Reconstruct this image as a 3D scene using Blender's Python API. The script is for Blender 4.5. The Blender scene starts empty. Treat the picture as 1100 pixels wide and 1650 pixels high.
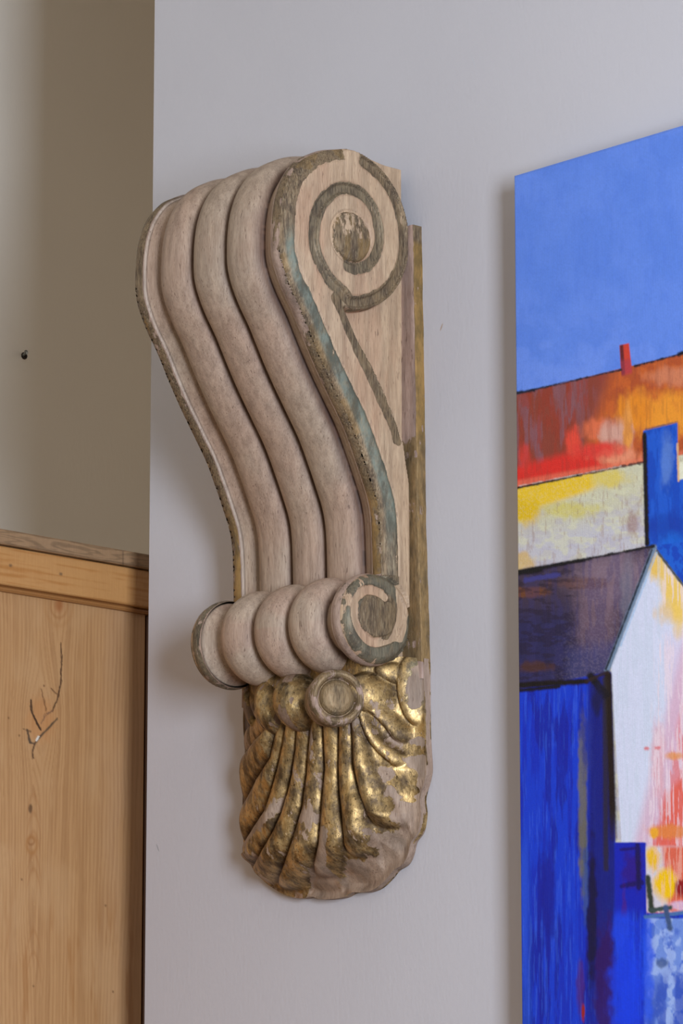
import bpy, math
import numpy as np

# ------------------------------------------------------------------ camera, world, lights, exposure
SC = bpy.context.scene
COL = SC.collection
FPX, CX, CY = 6000.0, 550.0, 825.0          # focal length and centre of the 1100x1650 frame
PITCH = math.atan(0.196)
YAW = math.radians(41.7)                    # the wall runs away to the left at this angle
DEPTH = 3.72
hd = np.array([-math.cos(YAW), math.sin(YAW), 0.0])
RT = np.array([math.sin(YAW), math.cos(YAW), 0.0])
UPZ = np.array([0, 0, 1.0])
FW = hd * math.cos(PITCH) + UPZ * math.sin(PITCH)
UPC = UPZ * math.cos(PITCH) - hd * math.sin(PITCH)
W = 0.245                                   # width of the carved bracket
XR = W / 2
def ray(px, py):
    px = np.asarray(px, float)[..., None]; py = np.asarray(py, float)[..., None]
    return FW + RT * (px - CX) / FPX - UPC * (py - CY) / FPX
CAM = np.array([XR, 0, 2.2]) - DEPTH * ray(676, 850)
def at(px, py, axis, val):                  # point of the photograph on a plane of the room
    r = ray(px, py)
    t = (val - CAM[axis]) / r[..., axis]
    return CAM + r * t[..., None]
def proj(P):
    d = np.asarray(P, float) - CAM
    w = d @ FW
    return CX + FPX * (d @ RT) / w, CY - FPX * (d @ UPC) / w

cam = bpy.data.cameras.new('camera')
cam.sensor_fit = 'VERTICAL'; cam.sensor_height = 36.0; cam.lens = 36.0 * FPX / 1650
cam.clip_start = 0.05
co = bpy.data.objects.new('camera', cam); COL.objects.link(co)
from mathutils import Matrix, Vector
M = Matrix((tuple(RT), tuple(UPC), tuple(-FW))).transposed().to_4x4()
M.translation = Vector(CAM)
co.matrix_world = M
SC.camera = co

world = bpy.data.worlds.new('world'); SC.world = world; world.use_nodes = True
wn = world.node_tree
bg = wn.nodes['Background']; bg.inputs[0].default_value = (1.0, 0.83, 0.68, 1)
_tc = wn.nodes.new('ShaderNodeTexCoord'); _dt = wn.nodes.new('ShaderNodeVectorMath'); _dt.operation = 'DOT_PRODUCT'
wn.links.new(_tc.outputs['Generated'], _dt.inputs[0]); _dt.inputs[1].default_value = (0.74, -0.67, 0.0)
_mr = wn.nodes.new('ShaderNodeMapRange'); _mr.interpolation_type = 'SMOOTHSTEP'; wn.links.new(_dt.outputs['Value'], _mr.inputs[0])
_mr.inputs[1].default_value = -.2; _mr.inputs[2].default_value = 1.0; _mr.inputs[3].default_value = .62; _mr.inputs[4].default_value = .45
_sp = wn.nodes.new('ShaderNodeSeparateXYZ'); wn.links.new(_tc.outputs['Generated'], _sp.inputs[0])
_mz = wn.nodes.new('ShaderNodeMapRange'); wn.links.new(_sp.outputs['Z'], _mz.inputs[0])
_mz.inputs[1].default_value = -.35; _mz.inputs[2].default_value = .15; _mz.inputs[3].default_value = .42; _mz.inputs[4].default_value = 1.06
_mm = wn.nodes.new('ShaderNodeMath'); _mm.operation = 'MULTIPLY'; wn.links.new(_mr.outputs[0], _mm.inputs[0]); wn.links.new(_mz.outputs[0], _mm.inputs[1])
wn.links.new(_mm.outputs[0], bg.inputs[1])      # added ambient fill, weaker from the window side and from below

def area(name, loc, aim, sx, sy, power, color):
    l = bpy.data.lights.new(name, 'AREA'); l.shape = 'RECTANGLE'; l.size = sx; l.size_y = sy
    l.energy = power; l.color = color
    o = bpy.data.objects.new(name, l); COL.objects.link(o)
    o.location = loc
    o.rotation_euler = (Vector(aim) - Vector(loc)).to_track_quat('-Z', 'Y').to_euler()
    return o
WINC = (3.28, -1.72, 1.98)
area('window_daylight', WINC, (WINC[0] - 1, WINC[1] + .25, WINC[2] + .05), 0.62, 1.25, 170, (0.70, 0.79, 0.98))

SC.view_settings.view_transform = 'Standard'
SC.view_settings.look = 'None'
SC.view_settings.gamma = 1.0
SC.view_settings.use_curve_mapping = False
SC.view_settings.exposure = -0.04

# ------------------------------------------------------------------ helpers
def lin(c):
    c = np.asarray(c, float) / 255.0
    return np.where(c <= 0.04045, c / 12.92, ((c + 0.055) / 1.055) ** 2.4)
def sst(a, b, x):
    t = np.clip((x - a) / (b - a), 0, 1)
    return t * t * (3 - 2 * t)
def _h(i, j, s):
    n = (i * 374761393 + j * 668265263 + s * 974634777) & 0xFFFFFFFF
    n = ((n ^ (n >> 13)) * 1274126177) & 0xFFFFFFFF
    return ((n ^ (n >> 16)) & 0xFFFF) / 65535.0
def vnoise(x, y, s=0):
    x = np.asarray(x, float); y = np.asarray(y, float)
    xi = np.floor(x).astype(np.int64); yi = np.floor(y).astype(np.int64)
    fx = x - xi; fy = y - yi
    fx = fx * fx * (3 - 2 * fx); fy = fy * fy * (3 - 2 * fy)
    a = _h(xi, yi, s); b = _h(xi + 1, yi, s); c = _h(xi, yi + 1, s); d = _h(xi + 1, yi + 1, s)
    return (a * (1 - fx) + b * fx) * (1 - fy) + (c * (1 - fx) + d * fx) * fy
def fbm(x, y, s=0, n=4):
    t = 0; a = .5; tot = 0
    for k in range(n):
        t = t + a * vnoise(x * 2 ** k, y * 2 ** k, s + k * 17); tot += a; a *= .5
    return t / tot
def spline(pts, n):                          # Catmull-Rom through the points, resampled evenly
    P = np.asarray(pts, float)
    P = np.vstack([2 * P[0] - P[1], P, 2 * P[-1] - P[-2]])
    out = []
    for i in range(1, len(P) - 2):
        t = np.linspace(0, 1, 24, endpoint=False)[:, None]
        p0, p1, p2, p3 = P[i - 1], P[i], P[i + 1], P[i + 2]
        out.append(.5 * ((2 * p1) + (-p0 + p2) * t + (2 * p0 - 5 * p1 + 4 * p2 - p3) * t ** 2 + (-p0 + 3 * p1 - 3 * p2 + p3) * t ** 3))
    Q = np.vstack(out + [P[-2][None]])
    L = np.r_[0, np.cumsum(np.linalg.norm(np.diff(Q, axis=0), axis=1))]
    u = np.linspace(0, L[-1], n)
    return np.stack([np.interp(u, L, Q[:, k]) for k in range(Q.shape[1])], 1)
def dist_line(X, Y, line):                   # distance to a polyline, nearest point, position along it
    sh = X.shape; X = X.ravel(); Y = Y.ravel()
    best = np.full(X.shape, 1e9); nx = X.copy(); ny = Y.copy(); pos = np.zeros(X.shape)
    m = len(line) - 1
    for i in range(m):
        a, b = line[i], line[i + 1]; d = b - a; L2 = max(d @ d, 1e-18)
        t = np.clip(((X - a[0]) * d[0] + (Y - a[1]) * d[1]) / L2, 0, 1)
        qx = a[0] + t * d[0]; qy = a[1] + t * d[1]
        dd = np.hypot(X - qx, Y - qy); k = dd < best
        best = np.where(k, dd, best); nx = np.where(k, qx, nx); ny = np.where(k, qy, ny); pos = np.where(k, (i + t) / m, pos)
    return best.reshape(sh), nx.reshape(sh), ny.reshape(sh), pos.reshape(sh)
def inside(X, Y, poly):
    r = np.zeros(X.shape, bool); n = len(poly)
    for i in range(n):
        x1, y1 = poly[i]; x2, y2 = poly[(i + 1) % n]
        if y1 == y2: continue
        c = ((y1 > Y) != (y2 > Y)) & (X < (x2 - x1) * (Y - y1) / (y2 - y1) + x1)
        r ^= c
    return r

def new_mesh(name, V, F, mat, parent=None, attrs=None, smooth=True, base=None):
    V = np.asarray(V, float)
    if base is not None: V = V - np.asarray(base)
    me = bpy.data.meshes.new(name)
    if isinstance(F, np.ndarray):
        nf, k = F.shape
        me.vertices.add(len(V)); me.vertices.foreach_set('co', V.astype(np.float32).ravel())
        me.loops.add(nf * k); me.loops.foreach_set('vertex_index', F.astype(np.int32).ravel())
        me.polygons.add(nf); me.polygons.foreach_set('loop_start', np.arange(0, nf * k, k, dtype=np.int32))
        me.polygons.foreach_set('loop_total', np.full(nf, k, np.int32))
    else:
        me.from_pydata([tuple(v) for v in V], [], F)
    if smooth: me.polygons.foreach_set('use_smooth', np.ones(len(me.polygons), bool))
    for k, a in (attrs or {}).items():
        a = np.asarray(a, float)
        if a.ndim == 2:
            at_ = me.attributes.new(k, 'FLOAT_COLOR', 'POINT')
            at_.data.foreach_set('color', np.c_[a, np.ones(len(a))].astype(np.float32).ravel())
        else:
            at_ = me.attributes.new(k, 'FLOAT', 'POINT'); at_.data.foreach_set('value', a.astype(np.float32))
    me.update(calc_edges=True); me.validate()
    me.materials.append(mat)
    o = bpy.data.objects.new(name, me); COL.objects.link(o)
    if parent is not None: o.parent = parent
    return o
def grid_faces(n, m):
    i = np.arange(n * m).reshape(n, m)
    return np.stack([i[:-1, :-1].ravel(), i[1:, :-1].ravel(), i[1:, 1:].ravel(), i[:-1, 1:].ravel()], 1)
def box(x0, x1, y0, y1, z0, z1):
    V = [(x, y, z) for x in (x0, x1) for y in (y0, y1) for z in (z0, z1)]
    F = [(0, 1, 3, 2), (4, 6, 7, 5), (0, 4, 5, 1), (2, 3, 7, 6), (0, 2, 6, 4), (1, 5, 7, 3)]
    return V, F
def boxes(bs):
    V = []; F = []
    for b in bs:
        v, f = box(*b); F += [tuple(i + len(V) for i in q) for q in f]; V += v
    return V, F
def empty(name, loc, label, cat):
    o = bpy.data.objects.new(name, None); COL.objects.link(o); o.location = loc
    o.empty_display_size = .05
    o['label'] = label; o['category'] = cat
    return o
def struct(o): o['kind'] = 'structure'; return o

# ------------------------------------------------------------------ materials
class NT:
    def __init__(s, name):
        s.m = bpy.data.materials.new(name); s.m.use_nodes = True; s.t = s.m.node_tree
        s.b = s.t.nodes['Principled BSDF']
    def n(s, typ, **kw):
        nd = s.t.nodes.new(typ)
        for k, v in kw.items():
            if k.startswith('i_'):
                key = k[2:]; key = int(key) if key.isdigit() else key
                s.set(nd.inputs[key], v)
            else: setattr(nd, k, v)
        return nd
    def set(s, inp, v):
        if isinstance(v, bpy.types.NodeSocket): s.t.links.new(v, inp)
        else: inp.default_value = v
    def coord(s, scale=(1, 1, 1)):
        tc = s.n('ShaderNodeTexCoord'); mp = s.n('ShaderNodeMapping')
        s.t.links.new(tc.outputs['Object'], mp.inputs[0]); mp.inputs['Scale'].default_value = scale
        return mp.outputs[0]
    def noise(s, scale, vec, detail=4, rough=.55, dist=0):
        nd = s.n('ShaderNodeTexNoise'); nd.inputs['Scale'].default_value = scale; nd.inputs['Detail'].default_value = detail
        nd.inputs['Roughness'].default_value = rough; nd.inputs['Distortion'].default_value = dist
        s.t.links.new(vec, nd.inputs['Vector']); return nd.outputs[0]
    def math(s, op, a, b=0.0, c=None, clamp=False):
        nd = s.n('ShaderNodeMath', operation=op); nd.use_clamp = clamp
        s.set(nd.inputs[0], a); s.set(nd.inputs[1], b)
        if c is not None: s.set(nd.inputs[2], c)
        return nd.outputs[0]
    def rng(s, v, a, b, c=0.0, d=1.0, smooth=True):
        nd = s.n('ShaderNodeMapRange'); nd.interpolation_type = 'SMOOTHSTEP' if smooth else 'LINEAR'
        s.set(nd.inputs[0], v)
        for i, q in enumerate((a, b, c, d)): nd.inputs[i + 1].default_value = q
        return nd.outputs[0]
    def mix(s, f, a, b, mode='MIX'):
        nd = s.n('ShaderNodeMix'); nd.data_type = 'RGBA'; nd.blend_type = mode
        s.set(nd.inputs[0], f); s.set(nd.inputs[6], a if isinstance(a, bpy.types.NodeSocket) else (*a, 1)[:4])
        s.set(nd.inputs[7], b if isinstance(b, bpy.types.NodeSocket) else (*b, 1)[:4]); return nd.outputs[2]
    def attr(s, name):
        nd = s.n('ShaderNodeAttribute'); nd.attribute_name = name; return nd
    def bump(s, h, strength, dist):
        nd = s.n('ShaderNodeBump'); nd.inputs['Strength'].default_value = strength; nd.inputs['Distance'].default_value = dist
        s.t.links.new(h, nd.inputs['Height']); s.t.links.new(nd.outputs[0], s.b.inputs['Normal'])
    def out(s, **kw):
        for k, v in kw.items(): s.set(s.b.inputs[k.replace('_', ' ')], v)
        return s.m
def L3(*c): return tuple(float(q) for q in lin(c))

def wall_mat(name, rgb, marks=()):
    t = NT(name); v = t.coord()
    n1 = t.noise(2.2, v, 3); n2 = t.noise(260, t.coord((1, 1, .35)), 3)
    c = t.mix(t.rng(n1, .3, .7), tuple(q * .975 for q in rgb), tuple(min(1, q * 1.02) for q in rgb))
    tc = t.n('ShaderNodeTexCoord')
    for (p, sx, sz, tilt, mc) in marks:
        mp = t.n('ShaderNodeMapping'); mp.vector_type = 'TEXTURE'
        mp.inputs['Location'].default_value = p; mp.inputs['Rotation'].default_value = (0, tilt, 0); mp.inputs['Scale'].default_value = (sx, .02, sz)
        t.t.links.new(tc.outputs['Object'], mp.inputs[0])
        ln = t.n('ShaderNodeVectorMath', operation='LENGTH'); t.t.links.new(mp.outputs[0], ln.inputs[0])
        c = t.mix(t.rng(ln.outputs['Value'], .6, 1.0, .75, 0), c, mc)
    t.bump(n2, .18, .0012)
    return t.out(Base_Color=c, Roughness=.75, Specular_IOR_Level=.25)

def carved_mat(name, shiny=False):
    """limed pink wood; 'Col' is its colour, 'Gild' where gilding survives, 'Verd' where it has gone green"""
    t = NT(name); v = t.coord(); vg = t.coord((1, 1, .09)); vm = t.coord((1, .45, .5) if shiny else (1, 1, .35))
    col = t.attr('Col').outputs['Color']; g = t.attr('Gild').outputs['Fac']; vd = t.attr('Verd').outputs['Fac']
    fine = t.noise(900, vg, 3, .6); mid = t.noise(150, vg, 4, .6); blot = t.noise(26, v, 4, .6); flake = t.noise(170, vm, 5, .68)
    pores = t.noise(620, t.coord((1, 1, .13)), 2, .5)
    c = t.mix(t.rng(mid, .3, .7), (.80, .77, .75), (1.12, 1.10, 1.08)); c = t.mix(1.0, col, c, 'MULTIPLY')
    c = t.mix(t.rng(blot, .35, .7, 0, .35), c, t.mix(1.0, c, (.92, .84, .78), 'MULTIPLY'))
    c = t.mix(t.rng(pores, .64, .71, 0, .62), c, L3(88, 62, 48))
    c = t.mix(t.rng(fine, .40, .62, 0, .55), c, t.mix(1.0, c, (.72, .66, .62), 'MULTIPLY'))
    edge = t.math('ADD', g, t.math('MULTIPLY', t.math('SUBTRACT', flake, .5), 1.25))
    f = t.rng(edge, .46, .56)
    gn = t.noise(75, vm, 5, .7)
    if shiny:
        gc = t.mix(t.rng(gn, .34, .68), L3(92, 74, 50), L3(196, 163, 106))
        gc = t.mix(t.rng(flake, .52, .66, 0, .55), gc, L3(78, 58, 38))
        gc = t.mix(t.rng(t.noise(420, v, 3), .60, .68, 0, .7), gc, L3(45, 32, 22))
        gc = t.mix(t.math('MULTIPLY', t.attr('Ochre').outputs['Fac'], .85), gc, L3(58, 40, 26))
        met = t.math('MULTIPLY', f, t.rng(flake, .58, .48, .35, .92))
        rgh = t.rng(gn, .3, .7, .60, .40)
    else:
        gc = t.mix(t.rng(gn, .35, .65), L3(94, 78, 60), L3(134, 112, 82))
        gc = t.mix(t.rng(fine, .53, .64, 0, .65), gc, L3(150, 134, 104))
        gc = t.mix(t.rng(fine, .46, .36, 0, .6), gc, L3(52, 44, 34))
        gc = t.mix(t.rng(pores, .58, .68, 0, .6), gc, L3(58, 48, 34))
        gc = t.mix(t.attr('Ochre').outputs['Fac'], gc, t.mix(t.rng(gn, .35, .65), L3(112, 90, 52), L3(158, 124, 70)))
        met = t.math('MULTIPLY', f, .35); rgh = t.rng(gn, .3, .7, .75, .55)
    gc = t.mix(t.math('MULTIPLY', vd, t.rng(flake, .3, .6, .45, 1.0)), gc, t.mix(t.rng(gn, .4, .6), L3(86, 86, 72), L3(106, 111, 96)))
    c = t.mix(f, c, gc)
    rough = t.math('ADD', t.math('MULTIPLY', f, rgh), t.math('MULTIPLY', t.math('SUBTRACT', 1.0, f), .62))
    hgt = t.math('ADD', t.math('MULTIPLY', f, .6), t.math('ADD', t.math('MULTIPLY', fine, .5), t.math('MULTIPLY', flake, .9)))
    t.bump(hgt, .42 if shiny else .5, .0011 if shiny else .0008)
    return t.out(Base_Color=c, Metallic=met, Roughness=rough, Specular_IOR_Level=.35)

M_wall = wall_mat('white_emulsion', L3(194, 191, 190),
                  [(tuple(at(711, 527, 1, 0)), .0012, .005, .5, L3(170, 140, 110)),
                   (tuple(at(254, 1366, 1, 0)), .0011, .006, -.5, L3(150, 150, 150)),
                   (tuple(at(762, 98, 1, 0)), .0011, .011, -.4, L3(190, 190, 190))])
M_taupe = wall_mat('taupe_emulsion', L3(238, 231, 214))
M_carved = carved_mat('limed_carved_wood')
M_shell = carved_mat('worn_gilt_wood', True)
t = NT('oiled_floor'); M_floor = t.out(Base_Color=t.mix(t.rng(t.noise(3, t.coord((1, 12, 1)), 4), .3, .7), L3(92, 68, 48), L3(122, 94, 68)), Roughness=.5)
t = NT('white_ceiling'); M_ceil = t.out(Base_Color=t.mix(t.rng(t.noise(4, t.coord(), 3), .3, .7), L3(206, 198, 186), L3(212, 204, 192)), Roughness=.8)
t = NT('painted_window_frame'); M_frame = t.out(Base_Color=t.mix(t.rng(t.noise(9, t.coord(), 3), .3, .7), L3(225, 224, 220), L3(235, 234, 230)), Roughness=.4)

# ------------------------------------------------------------------ the room
XK = at(241, 825, 1, 0)[0]                   # free end of the white wall
XC = XK - 0.094                              # face of the pine cupboard beside it
XT = XC - 0.75                               # taupe wall behind the cupboard
struct(new_mesh('wall_front', *box(XK, 3.3, 0, .14, 0, 3.6), M_wall, smooth=False))
struct(new_mesh('wall_left', *box(XT - .1, XT, -3.2, 2.2, 0, 3.6), M_taupe, smooth=False))
struct(new_mesh('floor', *box(XT, 3.4, -3.2, 2.2, -.05, 0), M_floor, smooth=False))
struct(new_mesh('ceiling', *box(XT, 3.4, -3.2, 2.2, 3.6, 3.65), M_ceil, smooth=False))
wy0, wy1, wz0, wz1 = WINC[1] - .42, WINC[1] + .42, WINC[2] - .68, WINC[2] + .68
struct(new_mesh('wall_right', *boxes([(3.3, 3.4, wy1, 2.2, 0, 3.6), (3.3, 3.4, -3.2, wy0, 0, 3.6),
       (3.3, 3.4, wy0, wy1, 0, wz0), (3.3, 3.4, wy0, wy1, wz1, 3.6)]), M_ceil, smooth=False))
struct(new_mesh('window_1', *boxes([(3.31, 3.37, wy0, wy0 + .045, wz0, wz1), (3.31, 3.37, wy1 - .045, wy1, wz0, wz1),
       (3.31, 3.37, wy0 + .045, wy1 - .045, wz0, wz0 + .05), (3.31, 3.37, wy0 + .045, wy1 - .045, wz1 - .05, wz1),
       (3.32, 3.36, wy0 + .045, wy1 - .045, WINC[2] - .012, WINC[2] + .012)]), M_frame, smooth=False))

# ------------------------------------------------------------------ carved bracket
T = 0.012                                    # thickness of its back board
BASE = np.array([0, 0, at(560, 1440, 1, 0)[2]])
corbel = empty('wall_corbel', BASE, 'carved scroll corbel of limed pink wood with worn gilt shell, hung on the white wall', 'carved bracket')

def yz(pts, X=XR):
    P = at(np.array([p[0] for p in pts]), np.array([p[1] for p in pts]), 0, X)
    return P[:, 1:]
O_px = [(545, 238.5), (530, 240), (515, 245), (498, 253), (484, 268), (473, 288), (465, 315), (461, 345), (460, 375), (461, 403), (467, 430), (479, 463),
        (497, 502), (514, 545), (533, 590), (555, 637), (577, 684), (594, 731), (606, 767), (616, 800), (621, 832), (623, 875), (624, 925), (624, 965)]
O = spline(yz(O_px), 240)
YB = -T
Cu = yz([(562, 367)])[0]; Ru = abs(yz([(562, 239)])[0][1] - Cu[1])
Cl = yz([(612, 996)])[0]; Rl = abs(yz([(612, 924)])[0][1] - Cl[1])
ztop_back = yz([(661, 270)])[0][1]; zbot = yz([(661, 1090)])[0][1]
def arc(c, r, a0, a1, n):
    a = np.radians(np.linspace(a0, a1, n)); return np.stack([c[0] + r * np.cos(a), c[1] + r * np.sin(a)], 1)
# outline: S curve down the front (y is negative away from the wall), round the lower scroll, back along the board
k = np.argmin(np.abs(np.hypot(O[:, 0] - Cl[0], O[:, 1] - Cl[1]) - Rl) + (O[:, 1] < Cl[1]) * 9)
a_in = math.degrees(math.atan2(O[k, 1] - Cl[1], O[k, 0] - Cl[0]))
low = arc(Cl, Rl, a_in, 300, 90)
top = spline([(YB, ztop_back), tuple(yz([(632, 262)])[0]), tuple(yz([(600, 248)])[0]), tuple(yz([(575, 240)])[0]), tuple(O[0])], 30)[:-1]
POLY = np.vstack([top, O[:k + 1], low[1:], [(YB, zbot)], np.stack([np.full(60, YB), np.linspace(zbot, ztop_back, 62)[1:-1]], 1)])

strip_R = yz([(548, 478), (556, 495), (576, 542), (600, 589), (622, 636), (642, 684), (650, 714), (654, 745), (660, 782), (664, 833), (664, 927), (664, 1010)])
strip = np.vstack([O[(O[:, 1] < Cu[1] + .02)], [strip_R[-1]], strip_R[::-1]])
sp_px = [(583, 241), (606, 253), (625, 272), (641, 300), (650, 330), (654, 362), (655, 392), (652, 420), (643, 450), (622, 474), (598, 484), (575, 481), (551, 470), (531, 450), (516, 424),
         (506, 395), (506, 365), (511, 342), (522, 322), (540, 307), (557, 303), (577, 309), (592, 322), (604, 342), (609, 365), (611, 389), (604, 412), (592, 427), (575, 433), (560, 429)]
SP = spline(np.vstack([arc(Cu, Ru - .0068, 74, -88, 14), yz([p_ for p_ in sp_px[12:]])]), 190)
EYE = yz([(566, 382)])[0]; RE = abs(yz([(566, 342)])[0][1] - EYE[1])
ST = spline(yz([(543, 480), (550, 495), (569, 542), (591, 589), (613, 636), (634, 684), (641, 708)]), 40)
LR = spline(yz([(628, 925), (632, 950), (634, 985), (630, 1015), (621, 1030)]), 20)
PK = spline(yz([(651, 900), (649, 965), (645, 1000), (634, 1025), (615, 1034), (596, 1032), (581, 1016), (573, 996), (572, 975), (580, 957), (594, 950), (609, 953), (621, 962)]), 60)
OR = spline(yz([(622, 934), (594, 932), (574, 945), (563, 965), (561, 990), (565, 1015), (578, 1042), (598, 1055), (618, 1056), (640, 1042), (648, 1034)]), 60)
OR2 = spline(yz([(661, 997), (660, 1018), (652, 1040)]), 12)

def relief(Y, Z, d):
    """carving and paint of the scroll side, from its outline and band lines"""
    # ---- relief
    du = np.hypot(Y - Cu[0], Z - Cu[1]); dl = np.hypot(Y - Cl[0], Z - Cl[1])
    ins_s = inside(Y, Z, strip); ds = dist_line(Y, Z, np.vstack([strip, strip[:1]]))[0]; ds = np.where(ins_s, -ds, ds)
    raised = np.minimum(np.minimum(du - Ru, dl - Rl), ds)
    raised = np.where((du > Ru) & (Z > Cu[1] + .01), du - Ru, raised)
    web = sst(-.0005, .0013, raised)
    X = -.013 * web
    dsp, _, _, psp = dist_line(Y, Z, SP); dst = dist_line(Y, Z, ST)[0]; dor = dist_line(Y, Z, OR)[0]
    dor2 = dist_line(Y, Z, OR2)[0]; dlr = dist_line(Y, Z, LR)[0]; dpk = dist_line(Y, Z, PK)[0]
    dO = dist_line(Y, Z, O)[0]; bw = .0125 + .003 * sst(Cu[1], Cu[1] - .2, Z)
    hw = .0076 - .0016 * sst(.5, 1, psp)
    dC = np.abs(du - Ru + .0065)
    wob = (fbm(Y * 160, Z * 90, 5) - .5) * .0032
    g_sp = sst(.0012, -.0012, dsp - hw + wob); g_st = sst(.001, -.001, dst - .0064 + wob)
    g_band = sst(.0012, -.0012, dO - bw + wob) * (Z > Cl[1] + Rl * .8)
    g_circ = sst(.001, -.001, dC - .0068 + wob) * (Z > Cu[1]) * (Y < Cu[0] + .035)
    g_eye = sst(.001, -.001, np.hypot(Y - EYE[0], Z - EYE[1]) - RE + wob)
    inl = sst(.0012, -.001, dl - Rl)
    g_low = inl * sst(-.0008, .0008, dpk - .0047 + wob * .6) * (1 - .55 * sst(.55, .66, fbm(Y * 130, Z * 60, 41)) * sst(Rl * .6, Rl * .9, dl) * (Y < Cl[0]))
    pinkstrip = (Y > np.interp(-Z, -LR[:, 1], LR[:, 0]) + .0035) & (Z > Cl[1] - .021)
    g_low = np.where(pinkstrip & (dl < Rl * 1.1), 0, g_low)
    g_low = np.maximum(g_low, sst(.0008, -.0008, dlr - .0042 + wob) * (Z > Cl[1] - .02))
    g_low = np.maximum(g_low, .9 * sst(.001, -.001, dor2 - .0048 + wob))
    # carved grooves and rounded edges
    X -= .0035 * sst(.0062, .0030, np.abs(dsp)) * (raised < 0) * (1 - sst(.9, 1, psp)) + .0022 * g_st * (1 - web)
    X += .0045 * np.sqrt(np.clip(1 - (np.hypot(Y - EYE[0], Z - EYE[1]) / RE) ** 2, 0, 1)) - .002 * sst(.003, .0, np.abs(np.hypot(Y - EYE[0], Z - EYE[1]) - RE - .001))
    X -= .0065 * (1 - sst(0, .0145, dO)) * (Z > Cl[1] + Rl) + .0028 * np.exp(-((dO - bw) / .0011) ** 2) * (Z > Cl[1] + Rl) * .4
    X -= .0045 * (1 - sst(0, .007, Rl - dl)) * (dl < Rl) * (raised < 0) + .003 * sst(.0008, -.0008, dpk - .005) * (dl < Rl * .86) - .002 * np.sqrt(np.clip(1 - (dl / (Rl * .5)) ** 2, 0, 1))
    X -= .0022 * sst(.003, 0, d) * (raised < 0)
    G = np.maximum.reduce([g_sp * (raised < .003), g_st, g_band, g_circ, g_eye, g_low])
    wear = sst(.60, .70, fbm(Y * 60, Z * 25, 9)) * .30
    baretop = sst(.012, .006, np.abs(Y - (Cu[0] + .004))) * (Z > Cu[1] + .6 * Ru)
    G = G * (1 - wear) * (1 - .9 * baretop)
    G = np.where(g_eye > .5, .60 + .2 * sst(.3, -.3, (Z - EYE[1]) / RE) - .08, G * .95)
    V_ = g_band * sst(Cu[1] + .0, Cu[1] - .03, Z) * sst(.002, -.002, dO * -1 + .0045) * (1 - .8 * sst(Cu[1] - .28, Cu[1] - .33, Z))
    V_ = np.maximum(V_, .55 * inl * (dl > Rl * .62)); V_ = np.maximum(V_, .2 * g_sp * (psp > .45))
    och = .35 * g_band * (fbm(Y * 50, Z * 30, 4) > .55) + .45 * (g_eye > .5) * sst(.4, .6, fbm(Y * 160, Z * 40, 14)) + 0 * Y
    red = sst(.55, .75, fbm(Y * 30, Z * 8, 2))
    col = lin((178, 154, 124)) * (1 - .12 * red[:, None] * np.array([.4, 1, 1.1])) * (1 + .12 * (fbm(Y * 420, Z * 18, 3) - .5))[:, None]
    wg = np.sin((Y + .006 * np.sin(Z * 60) + .03 * (fbm(Y * 20, Z * 9, 11))) * 2600) * (web < .5)
    col = col * (1 + .05 * wg[:, None])
    crev = np.exp(-(raised / .0016) ** 2) * (raised > 0) + .55 * np.exp(-((dsp - hw) / .0009) ** 2)
    col = col * (1 - .55 * np.clip(crev, 0, 1)[:, None] * np.array([.8, 1, 1.1]))
    return X, dict(Col=col, Gild=G, Verd=V_, Ochre=och)

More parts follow.
